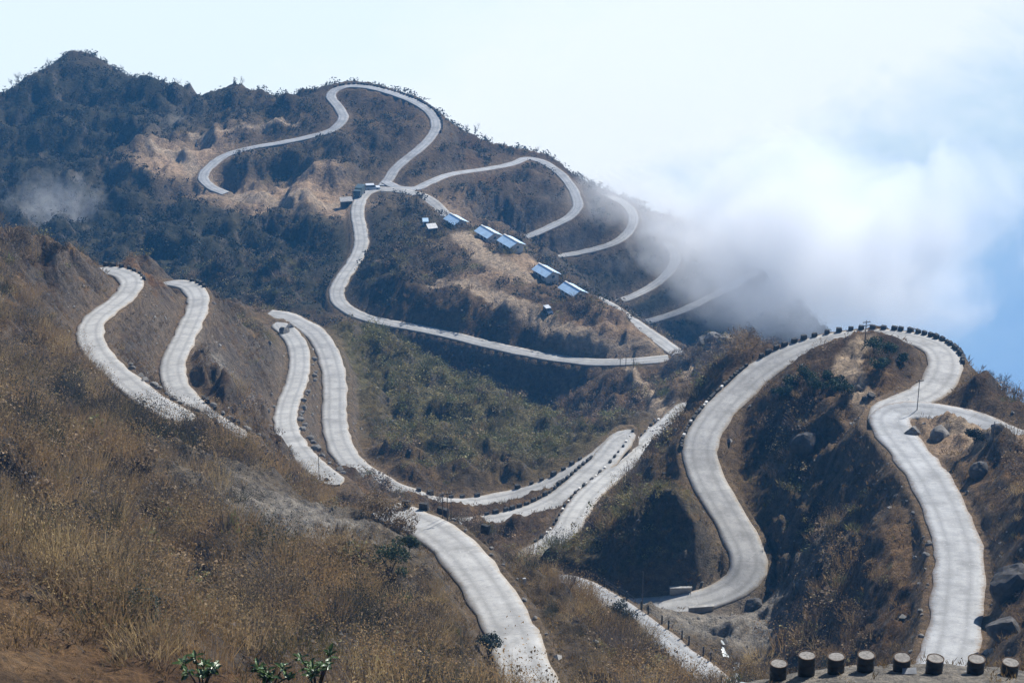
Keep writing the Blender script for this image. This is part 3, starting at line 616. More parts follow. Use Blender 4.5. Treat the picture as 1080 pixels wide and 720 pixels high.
def row(road, side, p0, p1, n, label, group, kinds=('dark',), off=.1, sc=(.9, 1.1), skip=0, name='parapet_block', cat='parapet block', turn=.08, pale=None):
    w, P = RL[road]; a, b = nearest(P, *p0), nearest(P, *p1)
    if a > b: a, b = b, a
    T = np.gradient(P, axis=0)
    for k in range(n):
        if random.random() < skip: continue
        kd = kd_ = random.choice(kinds)
        u = a + (b - a) * (k + random.uniform(-.12, .12) * (3.5 if kd_ == 'stone' else 1) + .5) / n; i = int(np.clip(u, 0, len(P) - 2)); f = u - i
        c = P[i] * (1 - f) + P[min(i + 1, len(P) - 1)] * f; t_ = T[i] / np.linalg.norm(T[i, :2]); S = np.array([t_[1], -t_[0]]) * side
        of = off + (random.uniform(-.1, .7) if kd_ == 'stone' else random.uniform(-.06, .08)); x, y = c[0] + S[0] * (w / 2 + of), c[1] + S[1] * (w / 2 + of)
        me = random.choice(BM[kd])
        z = max(gz(x, y), c[2] - .35) if off < .6 else gz(x, y)
        s = random.uniform(*sc); nm = name if kd != 'stone' else 'roadside_stone'
        o = bpy.data.objects.new(nm, me); C.objects.link(o); o.location = (x, y, z + (0 if kd != 'stone' else .1 * s)); o.rotation_euler = (random.uniform(-.04, .04), random.uniform(-.04, .04), math.atan2(t_[1], t_[0]) + random.uniform(-turn, turn) * (1 if kd != 'stone' else 20)); o.scale = (s, s, s * random.uniform(.9, 1.1))
        tag(o, (pale if kd == 'white' and pale else label), cat if kd != 'stone' else 'stone', group)
row('RB', 1, (1010,380), (935,353), 17, 'dark stone block on the outer edge of the right hill summit hairpin', 'blocks round the right summit hairpin')
row('RB', 1, (930,353), (812,384), 13, 'dark square block evenly spaced against the cloud where the right hill road leaves its summit', 'blocks on the right hill skyline')
row('RB', 1, (806,388), (720,470), 34, 'dark stone block edging the road down the left flank of the right hill', 'blocks down the left flank of the right hill', ('dark', 'dark', 'white'), sc=(.65, .9), pale='whitewashed stone block edging the road down the left flank of the right hill')
row('R2', -1, (640,481), (512,551), 20, 'dark block in the row dividing the two parallel lanes in the middle valley', 'blocks dividing the two middle lanes', sc=(.8, 1.15), turn=.15)
row('R1', 1, (632,483), (430,524), 15, 'dark block beyond the upper of the two parallel lanes, under the green slope', 'blocks beyond the upper middle lane', sc=(.8, 1.2), skip=.1)
row('R3', -1, (575,572), (705,440), 34, 'dark block along the left edge of the short steep road right of the parallel lanes', 'blocks left of the short steep road', ('dark', 'dark', 'white'), sc=(.6, .95), pale='pale block along the left edge of the short steep road right of the parallel lanes')
row('L1', -1, (100,283), (140,297), 8, 'dark block on the outer edge of the leftmost hairpin top', 'blocks on the leftmost hairpin', sc=(.7, 1.1))
row('L2', -1, (188,298), (207,304), 4, 'dark block on the outer edge of the second hairpin top from the left', 'blocks on the second hairpin', sc=(.9, 1.2))
row('L2', -1, (196,420), (275,476), 12, 'grey stone on the right verge of the second lane from the left', 'stones along the second left lane', ('stone', 'dark'), .35, (.6, 1.1))
row('L1', -1, (112,385), (185,438), 10, 'grey stone on the right verge of the leftmost lane', 'stones along the leftmost lane', ('stone',), .35, (.6, 1.2))
row('L3', -1, (316,372), (350,507), 22, 'grey stone on the strip between the third and fourth lanes from the left', 'stones between the third and fourth lanes', ('stone',), .5, (.6, 1.3), turn=.2)
row('L3', 1, (304,425), (360,515), 8, 'grey stone on the left verge of the third lane from the left', 'stones left of the third lane', ('stone',), .3, (.7, 1.4))
row('F2', 1, (459,140), (354,95), 46, 'tiny dark block on the far summit loop against the cloud', 'blocks on the far summit loop', sc=(.9, 1.3), off=.3)
row('RA', -1, (988,705), (996,540), 19, 'grey stone on the left verge of the right foreground road', 'stones left of the right foreground road', ('stone',), .35, (.2, .85), skip=.25, turn=.25)
row('RN', 1, (545,670), (440,550), 9, 'grey stone on the right verge of the near middle road', 'stones right of the near middle road', ('stone',), .4, (.3, .7))
def single(kind, px, py, t_, rz, s, label, name='parapet_block', cat='parapet block', k=0):
    o = bpy.data.objects.new(name, BM[kind][k]); C.objects.link(o); o.location = at(px, py, t_) if t_ else hit(px, py)[0]; o.rotation_euler = (0, 0, rz); o.scale = (s, s, s); tag(o, label, cat); return o
w_, P_ = RL['RN']; e_ = P_[nearest(P_, 432, 545)]
for (dx, dy, rz, k, l) in ((-.6, 3.4, -.25, 1, 'leftmost dark parapet block at the top of the near middle road'), (1.3, 2.6, -.3, 1, 'second dark parapet block from the left at the top of the near middle road'), (3.3, 1.9, -.5, 0, 'long low dark parapet block by the posts above the near middle road'), (7.8, -1.8, -.6, 1, 'lone dark parapet block right of the near middle road, where the lower parallel lane begins')):
    x, y = e_[0] + dx, e_[1] + dy; o = bpy.data.objects.new('parapet_block', BM['wide'][k]); C.objects.link(o); o.location = (x, y, max(gz(x, y), e_[2] - .5)); o.rotation_euler = (0, 0, rz); o.scale = (.75, .8, .95); tag(o, l, 'parapet block')
# culvert parapets of the bottom hairpin
def parapet(c, L_, rz, label):
    b = MB(); b.box((0, 0, .35), (L_, .34, 1.0)); t_ = empty('culvert_parapet', c, rz, label, 'parapet')
    link('wall', b.mesh('wall', M_cem, .03), t_); link('coping', MB().box((0, 0, .90), (L_ + .1, .46, .1)).mesh('coping', M_cem, .02), t_)
w_, P_ = RL['RB']
for (px, py, sd_, L_, l) in ((716,637,1,2.6,'pale concrete culvert parapet on the inner side of the bottom hairpin'), (738,632,-1,3.0,'dark shaded culvert parapet on the outer side of the bottom hairpin, above the stream')):
    i = nearest(P_, px, py); T_ = P_[min(i + 1, len(P_) - 1)] - P_[i - 1]; T_ /= np.linalg.norm(T_[:2]); S_ = np.array([T_[1], -T_[0]]) * sd_
    c = P_[i][:2] + S_ * (w_ / 2 + .15); parapet((c[0], c[1], P_[i][2] - .15), L_, math.atan2(T_[1], T_[0]), l)

# ------------------------------------------------------------------ oil drums on the near ledge
R_, H_ = .30, .88
prof = [(R_ * .97, 0), (R_, .02), (R_, .28), (R_ + .014, .295), (R_, .31), (R_, .57), (R_ + .014, .585), (R_, .6), (R_, .85), (R_ + .012, .865), (R_ + .012, H_), (R_ - .012, H_), (R_ - .014, H_ - .05), (0.01, H_ - .05)]
drum_b = MB().lathe(prof, 22).mesh('body', M_drum, 0, True)
fill_b = []
for s in range(3):
    g = random.Random(s); b = MB(); n = 16; V = [(0, 0, H_ - .005)]
    for r in (.13, .275):
        V += [(r * math.cos(2 * math.pi * k / n), r * math.sin(2 * math.pi * k / n), H_ - .012 + g.uniform(-.008, .008)) for k in range(n)]
    Fs = [(0, 1 + k, 1 + (k + 1) % n) for k in range(n)] + [(1 + k, 1 + n + k, 1 + n + (k + 1) % n, 1 + (k + 1) % n) for k in range(n)]
    fill_b.append(b.add(V, Fs).mesh('concrete_fill', M_fill))
rim_b = MB().lathe([(R_ + .016, H_ - .02), (R_ + .016, H_ + .006), (R_ - .016, H_ + .006), (R_ - .016, H_ - .02)], 22).mesh('rim', M_rust)
DR = [(820,722,1.0,0,0,'leftmost tarred drum of the row on the near ledge'), (850,717,1.2,.02,1,'tallest tarred drum with a pale round top, second from the left on the near ledge'), (881,716,.96,-.03,2,'third tarred drum from the left on the near ledge, grass behind it'), (912,713,.95,.01,0,'fourth tarred drum from the left on the near ledge, right under the yellow grass patch'), (950,712,.92,-.09,1,'leaning tarred drum with a broken top beside a scrap of sheet on the near ledge'), (984,715,.90,.03,2,'tarred drum standing right below the end of the right foreground road'), (1027,722,.9,.02,0,'rusty topped drum second from the right on the near ledge'), (1062,727,.85,-.04,1,'rightmost tarred drum, half hidden in dry weeds at the corner of the ledge')]
for px, py, s, tilt, k, l in DR:
    t_ = 73.5; p = pt(px, py, t_); z = gz(p[0], p[1])
    d = empty('oil_drum', (p[0], p[1], z - .05), random.uniform(0, 6), l, 'drum', 'tarred drums on the near ledge'); d.rotation_euler.x = tilt; d.rotation_euler.y = tilt * .6; d.scale = (1, 1, s * .86)
    link('body', drum_b, d); link('concrete_fill', fill_b[k], d); link('rim', rim_b, d)
p = pt(958, 716, 73); sh = MB().add([(-.25, -.1, .02), (.25, -.13, .05), (.27, .12, .16), (-.22, .14, .1), (-.25, -.1, 0), (.25, -.13, .03), (.27, .12, .14), (-.22, .14, .08)], [(0, 1, 2, 3), (7, 6, 5, 4), (0, 4, 5, 1), (1, 5, 6, 2), (2, 6, 7, 3), (3, 7, 4, 0)])
o = link('metal_scrap', sh.mesh('metal_scrap', M_steel)); o.location = (p[0], p[1], gz(p[0], p[1]) + .05); tag(o, 'bent pale scrap of sheet lying beside the leaning drum', 'scrap')

# ------------------------------------------------------------------ cabins on the crest
def cabin(px, py, t_, L_, W_, rz, label):
    c = at(px, py, t_); r = empty('cabin', c, rz, label, 'cabin', 'blue roofed cabins on the crest'); h = 1.9
    b = MB(); hw, hl = W_ / 2, L_ / 2; rg = .9
    V = [(-hl, -hw, -2.2), (hl, -hw, -2.2), (hl, hw, -2.2), (-hl, hw, -2.2), (-hl, -hw, h), (hl, -hw, h), (hl, hw, h), (-hl, hw, h), (-hl, 0, h + rg), (hl, 0, h + rg)]
    b.add(V, [(3, 2, 1, 0), (0, 1, 5, 4), (2, 3, 7, 6), (1, 2, 6, 9, 5), (3, 0, 4, 8, 7), (4, 5, 9, 8), (6, 7, 8, 9)]); link('wall', b.mesh('wall', M_wall), r)
    f = MB()                                    # corrugated sheets with an overhang
    for sg in (-1, 1):
        n = 40; V = []; e = .45; sl_ = rg / hw; V2 = []
        for k in range(n + 1):
            x = -hl - e + (L_ + 2 * e) * k / n; bz = .05 * (k % 2)
            V += [(x, sg * .0, h + rg + .10 + bz), (x, sg * (hw + e), h + .10 - sl_ * e + bz)]
            V2 += [(x, sg * .0, h + rg + .05 + bz), (x, sg * (hw + e), h + .05 - sl_ * e + bz)]
        m = len(V); q = [(2 * k, 2 * k + 1, 2 * k + 3, 2 * k + 2)[::-sg] for k in range(n)]; q2 = [tuple(m + i for i in (2 * k, 2 * k + 1, 2 * k + 3, 2 * k + 2))[::sg] for k in range(n)]
        ed = [(2 * k + 1, m + 2 * k + 1, m + 2 * k + 3, 2 * k + 3) for k in range(n)] + [(0, m, m + 1, 1), (2 * n, 2 * n + 1, m + 2 * n + 1, m + 2 * n)]
        f.add(V + V2, q + q2 + ed)
    rf = link('roof', f.mesh('roof', M_tin), r); link('ridge_cap', MB().box((0, 0, h + rg + .15), (L_ + 1.0, .4, .08)).mesh('ridge_cap', M_white), rf)
    for x in (-L_ * .28, L_ * .28):
        for sg in (-1, 1):
            w = link('window', MB().box((x, sg * (hw + .02), 1.35), (1.1, .1, .95)).mesh('window', M_white), r); link('pane', MB().box((x, sg * (hw + .07), 1.35), (.9, .04, .75)).mesh('pane', M_glass), w)
    link('door', MB().box((0, -hw - .04, .95), (.9, .1, 1.9)).mesh('door', M_wood), r)
    w = link('window', MB().box((hl + .02, .2, 1.35), (.1, 1.0, .9)).mesh('window', M_white), r); link('pane', MB().box((hl + .07, .2, 1.35), (.04, .8, .7)).mesh('pane', M_glass), w)
A_ = math.radians(-58)
cabin(481, 243, 546, 5.0, 3.6, A_, 'topmost and leftmost blue roofed cabin on the crest, a bare yard below it')
cabin(515, 257, 532, 5.8, 3.8, A_, 'second blue roofed cabin from the top of the crest')
cabin(539, 275, 519, 5.6, 3.8, A_, 'middle of the five blue roofed cabins, with debris at its end wall')
cabin(576, 299, 502, 5.6, 3.6, A_, 'fourth blue roofed cabin down the crest, after the gap')
cabin(604, 321, 488, 5.8, 3.5, A_, 'lowest blue roofed cabin on the crest with poles at its end')
def shed(px, py, t_, d, label, wallm, roofm, rz=0, name='hut'):
    r = empty(name, at(px, py, t_), rz, label, 'hut'); link('wall', MB().box((0, 0, d[2] / 2 - .5), (d[0], d[1], d[2] + 1)).mesh('wall', wallm), r)
    q = MB(); x, y, z = d[0] / 2 + .2, d[1] / 2 + .2, d[2]; q.add([(-x, -y, z), (x, -y, z), (x, y, z + .5), (-x, y, z + .5), (-x, -y, z + .1), (x, -y, z + .1), (x, y, z + .6), (-x, y, z + .6)], [(3, 2, 1, 0), (4, 5, 6, 7), (0, 1, 5, 4), (1, 2, 6, 5), (2, 3, 7, 6), (3, 0, 4, 7)])
    link('roof', q.mesh('roof', roofm), r); link('door', MB().box((0, -d[1] / 2 - .03, d[2] * .4), (.7, .08, d[2] * .75)).mesh('door', M_dark), r)
shed(456, 264, 538, (2.2, 2.0, 1.8), 'small white topped hut alone on the brown slope left of the cabins', M_dark, M_white, .3)
shed(449, 248, 548, (1.2, 1.1, 1.1), 'tiny blue tin hut on the russet slope below the road pad', M_tin, M_tin, .1)
shed(365, 208, 592, (3.2, 2.2, 1.8), 'low pale roofed roadside stall left of the far road junction', M_wood, M_cem, .2, 'stall')

# ------------------------------------------------------------------ vehicles
def body_prof(prof, W_, name, mat, inset=.0):     # side outline swept across the width
    n = len(prof); b = MB(); V = [(x, -W_ / 2 + inset, z) for x, z in prof] + [(x, W_ / 2 - inset, z) for x, z in prof]
    return b.add(V, [tuple(range(n)), tuple(range(2 * n - 1, n - 1, -1))] + [(i, i + n, (i + 1) % n + n, (i + 1) % n) for i in range(n)]).mesh(name, mat, .04)
def wheels(r, xs, W_, R0=.36):
    for x in xs:
        for sg in (-1, 1):
            w = empty('wheel', (0, 0, 0)); del_ = w; w.parent = r
            b = MB(); n = 14
            V = [(x + R0 * math.cos(2 * math.pi * k / n), sg * (W_ / 2 - .02) + dy, R0 + R0 * math.sin(2 * math.pi * k / n)) for dy in (-.12, .12) for k in range(n)]
            b.add(V, [tuple(range(n)), tuple(range(2 * n - 1, n - 1, -1))] + [(k, k + n, (k + 1) % n + n, (k + 1) % n) for k in range(n)]); link('tyre', b.mesh('tyre', M_tyre), w)
            V = [(x + R0 * .55 * math.cos(2 * math.pi * k / n), sg * (W_ / 2 - .02) + sg * dy, R0 + R0 * .55 * math.sin(2 * math.pi * k / n)) for dy in (.1, .14) for k in range(n)]
            link('rim', MB().add(V, [tuple(range(n)), tuple(range(2 * n - 1, n - 1, -1))] + [(k, k + n, (k + 1) % n + n, (k + 1) % n) for k in range(n)]).mesh('rim', M_steel), w)
M_carw = plain('white car paint', (.62, .64, .66), .25, .05, 1, .6); M_card = plain('dark green truck paint', (.05, .075, .075), .4, .2, 1, .5); M_carb = plain('dark blue car paint', (.03, .05, .09), .25, .1, 1, .6)
M_lamp = plain('lamp glass', (.6, .6, .55), .1, .05, 1, .6)
def jeep(px, py, t_, rz, paint, roofp, label, s=1.0, z=None):
    r = empty('jeep', at(px, py, t_, .03), rz, label, 'jeep'); r.scale = (s, s, s)
    link('body', body_prof([(-2.1, .4), (2.1, .4), (2.15, .95), (1.0, 1.08), (-2.1, 1.1)], 1.75, 'body', paint), r)
    link('cabin', body_prof([(-2.05, 1.1), (1.0, 1.1), (.45, 1.72), (-1.95, 1.75)], 1.55, 'cabin', M_glass), r)
    link('roof', body_prof([(-2.05, 1.75), (.5, 1.72), (.45, 1.82), (-2.0, 1.86)], 1.66, 'roof', roofp), r)
    for y in (-.6, .6): link('headlight', MB().box((2.16, y, .8), (.06, .28, .2)).mesh('headlight', M_lamp), r)
    link('bumper', MB().box((2.2, 0, .5), (.12, 1.7, .18)).mesh('bumper', M_steel), r)
    wheels(r, (-1.35, 1.35), 1.7); return r
def truck(px, py, t_, rz, label):
    r = empty('truck', at(px, py, t_, .03), rz, label, 'truck')
    link('cab', body_prof([(1.3, .55), (3.0, .55), (3.0, 1.4), (2.75, 2.3), (1.3, 2.35)], 2.1, 'cab', M_card), r)
    link('windscreen', MB().box((2.9, 0, 1.8), (.08, 1.8, .6)).mesh('windscreen', M_glass), r)
    link('cargo_body', body_prof([(-3.0, .8), (1.15, .8), (1.15, 2.5), (.6, 2.7), (-2.5, 2.7), (-3.0, 2.5)], 2.2, 'cargo_body', M_card), r)
    link('chassis', MB().box((0, 0, .65), (5.8, .9, .2)).mesh('chassis', M_dark), r)
    for y in (-.8, .8): link('headlight', MB().box((3.03, y, .8), (.06, .25, .22)).mesh('headlight', M_lamp), r)
    wheels(r, (-2.0, 2.1), 2.1, .45)
truck(379, 203, 599, math.radians(-100), 'dark covered truck parked at the far road junction')
jeep(393, 201, 606, math.radians(10), M_carw, M_carw, 'pale car parked beside the covered truck at the far junction')
jeep(578, 343, 478, math.radians(-70), M_carb, M_carw, 'small white roofed jeep standing on the bare ledge below the cabins', .8)

# ------------------------------------------------------------------ poles
def pole(px, py, t_, h, label, arms=1, rz=0, r0=.07, mat=None, lean=0):
    c = at(px, py, t_) if t_ else hit(px, py)[0]; r = empty('utility_pole', c, rz, label, 'pole'); r.rotation_euler.y = lean
    link('post', MB().tube([(0, 0, -.4), (0, 0, h)], [r0, r0 * .7], 8).mesh('post', mat or M_wood), r)
    for k in range(arms):
        a = link('crossarm', MB().box((0, -.07, h - .25 - .5 * k), (1.1, .08, .09)).mesh('crossarm', mat or M_wood), r)
        for x in (-.45, 0, .45): link('insulator', MB().tube([(x, -.07, h - .2 - .5 * k), (x, -.07, h - .04 - .5 * k)], [.04, .03], 6).mesh('insulator', M_white), a)
pole(912, 364, 276, 3.7, 'utility pole on the knoll in front of the right summit blocks', 2, .3)
pole(964, 347, 288, 2.4, 'utility pole rising behind the blocks of the right summit hairpin', 2, .2)
pole(967, 434, 0, 4.4, 'thin pole standing at the dark bank where the right hill roads meet', 1, .4, .06)
pole(677, 646, 0, 5.2, 'tall thin pole at the left end of the bottom hairpin', 0, .1, .07)
pole(337, 512, 0, 5.0, 'thin pole at the foot of the third lane from the left', 0, .5, .06)
pole(467, 548, 0, 2.6, 'left of the three posts beside the dark blocks above the near middle road', 0, .2, .05)
pole(472, 549, 0, 3.4, 'tallest post with a crossarm beside the dark blocks above the near middle road', 1, .2, .06)
pole(476, 550, 0, 2.5, 'right and shortest of the three posts beside the dark blocks above the near middle road', 0, .2, .05)
for k, (x, h, l) in enumerate(((654, 2.6, 'left'), (660, 3.2, 'middle'), (668, 2.4, 'right'))): pole(x, 389, 0, h, l + ' of three small poles on the verge of the long road below the cabin hill', 1, .1, .08)
pole(617, 323, 0, 3.6, 'pole at the end wall of the lowest cabin', 1, .8, .07); pole(622, 326, 0, 2.8, 'shorter pole right of the one at the lowest cabin', 0, .8, .07)
pole(1047, 466, 0, 2.4, 'short post on the right edge of the upper right road', 0, 0, .06)
o = link('marker_stone', MB().box((0, 0, .35), (.35, .22, .9), .3, .02).mesh('marker_stone', M_white, .05)); c, _ = hit(553, 618); o.location = c; tag(o, 'small white marker stone on the slope right of the near middle road', 'marker')
# fence along the lower right track
w_, P_ = RL['RC']; a, b = nearest(P_, 735, 703), nearest(P_, 622, 622); fr = empty('fence', P_[a], 0, 'dark post and wire fence along the lower grey track above the stream', 'fence'); tops = []
for k in range(11):
    i = int(a + (b - a) * k / 10); T_ = P_[min(i + 1, len(P_) - 1)] - P_[max(i - 1, 0)]; T_ /= np.linalg.norm(T_[:2]); S_ = np.array([T_[1], -T_[0]]); x, y = P_[i][:2] + S_ * (w_ / 2 + .35); z = gz(x, y); q = (x - P_[a][0], y - P_[a][1], z - P_[a][2])
    link('post', MB().box((q[0], q[1], q[2] + .45), (.16, .16, 1.3)).mesh('post', M_block), fr); tops.append(q)
for hz in (.55, .9): link('wire', MB().tube([(q[0], q[1], q[2] + hz) for q in tops], .012, 4).mesh('wire', M_steel), fr)

# ------------------------------------------------------------------ boulders
big_r = [rock_mesh(100 + s, M_rock, 'boulder', 2) for s in range(4)]
M_darkrock = plain('dark wet rock', (.075, .07, .066), .9, .5, .9); dk_r = [rock_mesh(120 + s, M_darkrock, 'boulder', 2) for s in range(3)]
def boulder(px, py, s, k, label, dark=False, sc=(1, 1, 1)):
    c, t_ = hit(px, py); o = bpy.data.objects.new('boulder', (dk_r if dark else big_r)[k % 3]); C.objects.link(o); o.location = c + Vector((0, 0, s * .12)); o.rotation_euler = (random.uniform(-.3, .3), random.uniform(-.3, .3), random.uniform(0, 6)); o.scale = (s * sc[0], s * sc[1], s * sc[2]); tag(o, label, 'boulder')
boulder(742, 362, 3.0, 0, 'grey boulder at the left of the outcrop above the five road junction'); boulder(752, 360, 3.6, 1, 'largest pale boulder of the outcrop in the middle distance, against the blue slope'); boulder(763, 362, 2.6, 2, 'grey boulder at the right of the outcrop in the middle distance'); boulder(747, 368, 1.8, 2, 'small grey boulder in front of the outcrop in the middle distance')
boulder(992, 462, 2.6, 1, 'rounded boulder on the gravel pad right of the big right hand curve'); boulder(962, 458, 1.8, 0, 'mossy boulder at the inner edge of the big right hand curve')
boulder(848, 476, 3.4, 2, 'round grey boulder halfway up the left flank of the right hill', True); boulder(1068, 622, 3.6, 0, 'dark square faced rock at the right edge of the photo', True, (1, 1, 1.5)); boulder(1060, 668, 3.0, 1, 'dark rock below the square faced one at the right edge', True)
boulder(795, 642, 2.2, 0, 'dark boulder at the outer bend of the bottom hairpin', True); boulder(812, 626, 1.4, 1, 'smaller dark boulder just right of the bottom hairpin', True); boulder(1032, 500, 2.2, 2, 'dark outcrop right of the right foreground road', True)
boulder(300, 352, 2.4, 0, 'grey boulder at the top of the third lane from the left'); boulder(306, 346, 1.8, 1, 'pale boulder behind the grey one at the top of the third lane')
boulder(345, 508, 1.0, 2, 'dark stone at the foot of the third lane', True); boulder(1052, 455, 1.6, 1, 'grey boulder between the pad and the upper right road')
for k, (x, y, s) in enumerate(((905, 413, 1.3), (918, 418, 1.1), (912, 424, .9))): boulder(x, y, s, k, ('dark rock at the top left of the apron where the right hill roads meet', 'middle dark rock on the apron where the right hill roads meet', 'lowest dark rock on the apron where the right hill roads meet')[k], True)

# ------------------------------------------------------------------ trees and single shrubs
def bare_tree(px, py, t_, h, seed, label, group=None, name='bare_tree', spread=.6, mat=None, loc=None):
    g = random.Random(seed); c = loc or (at(px, py, t_) if t_ else hit(px, py)[0]); r = empty(name, c, g.uniform(0, 6), label, 'tree', group)
    tr = MB(); cr = MB(); p = Vector((0, 0, -.3)); d = Vector((g.uniform(-.2, .2), g.uniform(-.2, .2), 1)).normalized(); pts = [p.copy()]
    for k in range(5): p = p + d * h * .13; d = (d + Vector((g.uniform(-.25, .25), g.uniform(-.25, .25), .1))).normalized(); pts.append(p.copy())
    tr.tube(pts, [h * .022 * (1 - .12 * k) for k in range(6)], 6); link('trunk', tr.mesh('trunk', mat or M_bark), r)
    def grow(p, d, L_, rad, lev):
        pts = [p.copy()]
        for k in range(3): p = p + d * L_ / 3; d = (d + Vector((g.uniform(-.3, .3), g.uniform(-.3, .3), g.uniform(-.1, .3)))).normalized(); pts.append(p.copy())
        cr.tube(pts, [rad, rad * .8, rad * .6, rad * .35], 4, False)
        if lev < 3:
            for k in range(4 if lev < 2 else 3):
                q = pts[g.randint(1, 3)]; e = (d + Vector((g.uniform(-1, 1), g.uniform(-1, 1), g.uniform(-.2, .7))) * 1.0).normalized(); grow(q, e, L_ * g.uniform(.5, .8), rad * .55, lev + 1)
    for k in range(6):
        a = g.uniform(0, 6.28); grow(pts[g.randint(2, 5)], Vector((math.cos(a) * spread, math.sin(a) * spread, g.uniform(.5, 1))).normalized(), h * .3, h * .013, 0)
    link('crown', cr.mesh('crown', mat or M_bark), r); return r
M_ever = {}
def leafy(px, py, t_, h, w, seed, label, colr, name='evergreen_shrub', group=None, n=1100, ls=.15, cat='shrub', lobes=8):
    c = at(px, py, t_) if t_ else hit(px, py)[0]; r = empty(name, c, 0, label, cat, group); g = np.random.default_rng(seed)
    b = MB()
    for k in range(5): a = g.uniform(0, 6.28); b.tube([(0, 0, -.3), (math.cos(a) * w * .12, math.sin(a) * w * .12, h * .3), (math.cos(a) * w * .3, math.sin(a) * w * .3, h * .7)], [.05, .035, .012], 5)
    link('trunk', b.mesh('trunk', M_bark), r)
    P = leaves(n, h, w / 2, ls, seed, lobes); V = P.reshape(-1, 3); cc = np.repeat(np.clip(np.array(colr)[None] * (1 + g.normal(0, .25, (n, 1))), .005, 1), 3, 0)
    link('crown', raw_mesh('crown', V, np.arange(len(V)), 3, [M_leaf], False, {'tint': ('FLOAT_COLOR', np.concatenate([cc, np.ones((len(cc), 1))], 1))}), r); return r
GR = (.028, .05, .024)
for k, (x, y, h, l) in enumerate(((851, 403, 2.2, 'topmost dark evergreen shrub of the cluster on the upper left flank of the right hill'), (838, 411, 2.0, 'dark evergreen shrub left of the topmost one on the right hill flank'), (826, 421, 1.7, 'lowest left dark evergreen shrub of the cluster on the right hill flank'), (862, 413, 2.4, 'largest dark evergreen shrub in the middle of the cluster on the right hill flank'), (874, 404, 1.8, 'right hand dark evergreen shrub of the cluster, under the straw slope'), (888, 420, 2.2, 'lone dark evergreen shrub beside the pale footpath on the right hill'), (884, 408, 1.5, 'small evergreen shrub just above the one beside the footpath'), (922, 372, 2.0, 'dark green shrub on the knoll inside the summit hairpin'), (936, 379, 2.3, 'second dark green shrub inside the summit hairpin, lower right of the first'), (930, 391, 1.7, 'lowest dark green shrub inside the summit hairpin'), (950, 386, 1.5, 'right hand green shrub inside the summit hairpin'))):
    leafy(x, y, 0, h, h * 1.35, 300 + k, l, GR, group='evergreen shrubs on the right hill', lobes=7)
leafy(516, 692, 0, 2.3, 2.2, 340, 'round dark evergreen shrub leaning over the left edge of the near middle road', (.035, .05, .04))
leafy(412, 606, 0, 2.4, 3.0, 341, 'green shrub on the bank left of the near middle road', (.04, .06, .025)); leafy(430, 585, 0, 2.0, 2.2, 342, 'smaller green shrub above the other one left of the near middle road', (.05, .065, .03))
leafy(655, 660, 0, 2.4, 3.0, 343, 'grey green shrub at the near side of the lower grey track', (.06, .065, .045)); leafy(150, 660, 0, 2.0, 2.6, 344, 'grey green round shrub in the dark hollow of the left hill', (.07, .08, .06))
leafy(1028, 470, 0, 2.0, 2.4, 345, 'dark bush below the pad beside the upper right road', (.03, .035, .025)); leafy(265, 318, 0, 2.4, 3.4, 346, 'rounded brown bush on the spur top beside the second hairpin', (.11, .08, .045)); leafy(22, 262, 0, 2.4, 4.2, 347, 'flat topped brown bush at the left edge on the crest of the left hill', (.09, .065, .04)); leafy(60, 272, 0, 1.8, 3, 348, 'brown bush right of the flat topped one on the crest of the left hill', (.08, .06, .04))
for k, (x, y, t_, h, l) in enumerate(((1061, 432, 263, 4.6, 'tallest bare tree on the right skyline below the summit hairpin'), (1046, 421, 266, 2.6, 'small bare tree left of the tallest one on the right skyline'), (1052, 428, 264, 3.2, 'bare tree between the small and the tallest one on the right skyline'), (1072, 440, 260, 3.4, 'bare tree near the right edge below the tallest one'), (1036, 412, 268, 1.8, 'lowest bare sapling just below the summit hairpin on the right'))):
    bare_tree(x, y, t_, h, 400 + k, l, 'bare trees on the right skyline')
for k, (x, y, t_, h, l) in enumerate(((20, 98, 716, 4.8, 'dark tree on the skyline at the far left shoulder of the dark peak'), (52, 76, 726, 3.6, 'bare tree on the skyline just left of the dark peak'), (14, 101, 716, 3.0, 'small tree left of the dark one on the far left shoulder'), (128, 78, 724, 3.0, 'bare tree on the right shoulder of the dark peak'), (160, 95, 712, 2.6, 'small tree midway down the right skyline of the dark peak'), (188, 108, 702, 3.2, 'bare tree just above the saddle right of the dark peak'), (256, 98, 690, 2.8, 'small tree on the ochre knoll right of the saddle'), (500, 143, 670, 4.0, 'tree on the skyline right of the far summit loop'), (492, 139, 670, 2.6, 'smaller tree left of the skyline tree right of the far summit loop'), (566, 163, 674, 3.0, 'tree at the skyline bend where the far road turns down right'), (512, 148, 671, 3.0, 'third tree along the skyline, lower right of the other two'))):
    bare_tree(x, y, t_, h, 430 + k, l, 'small trees on the far skyline')
for k, (x, y, h, l) in enumerate(((398, 549, 2.6, 'leftmost of three rounded brown bushes at the top of the near middle road'), (410, 552, 2.4, 'middle of three rounded brown bushes at the top of the near middle road'), (421, 560, 1.9, 'rightmost, lowest of three rounded brown bushes at the top of the near middle road'))):
    leafy(x, y, 0, h, h * 1.7, 360 + k, l, (.20, .14, .075), 'brown_bush', 'brown bushes at the top of the near middle road', 1500, .13)
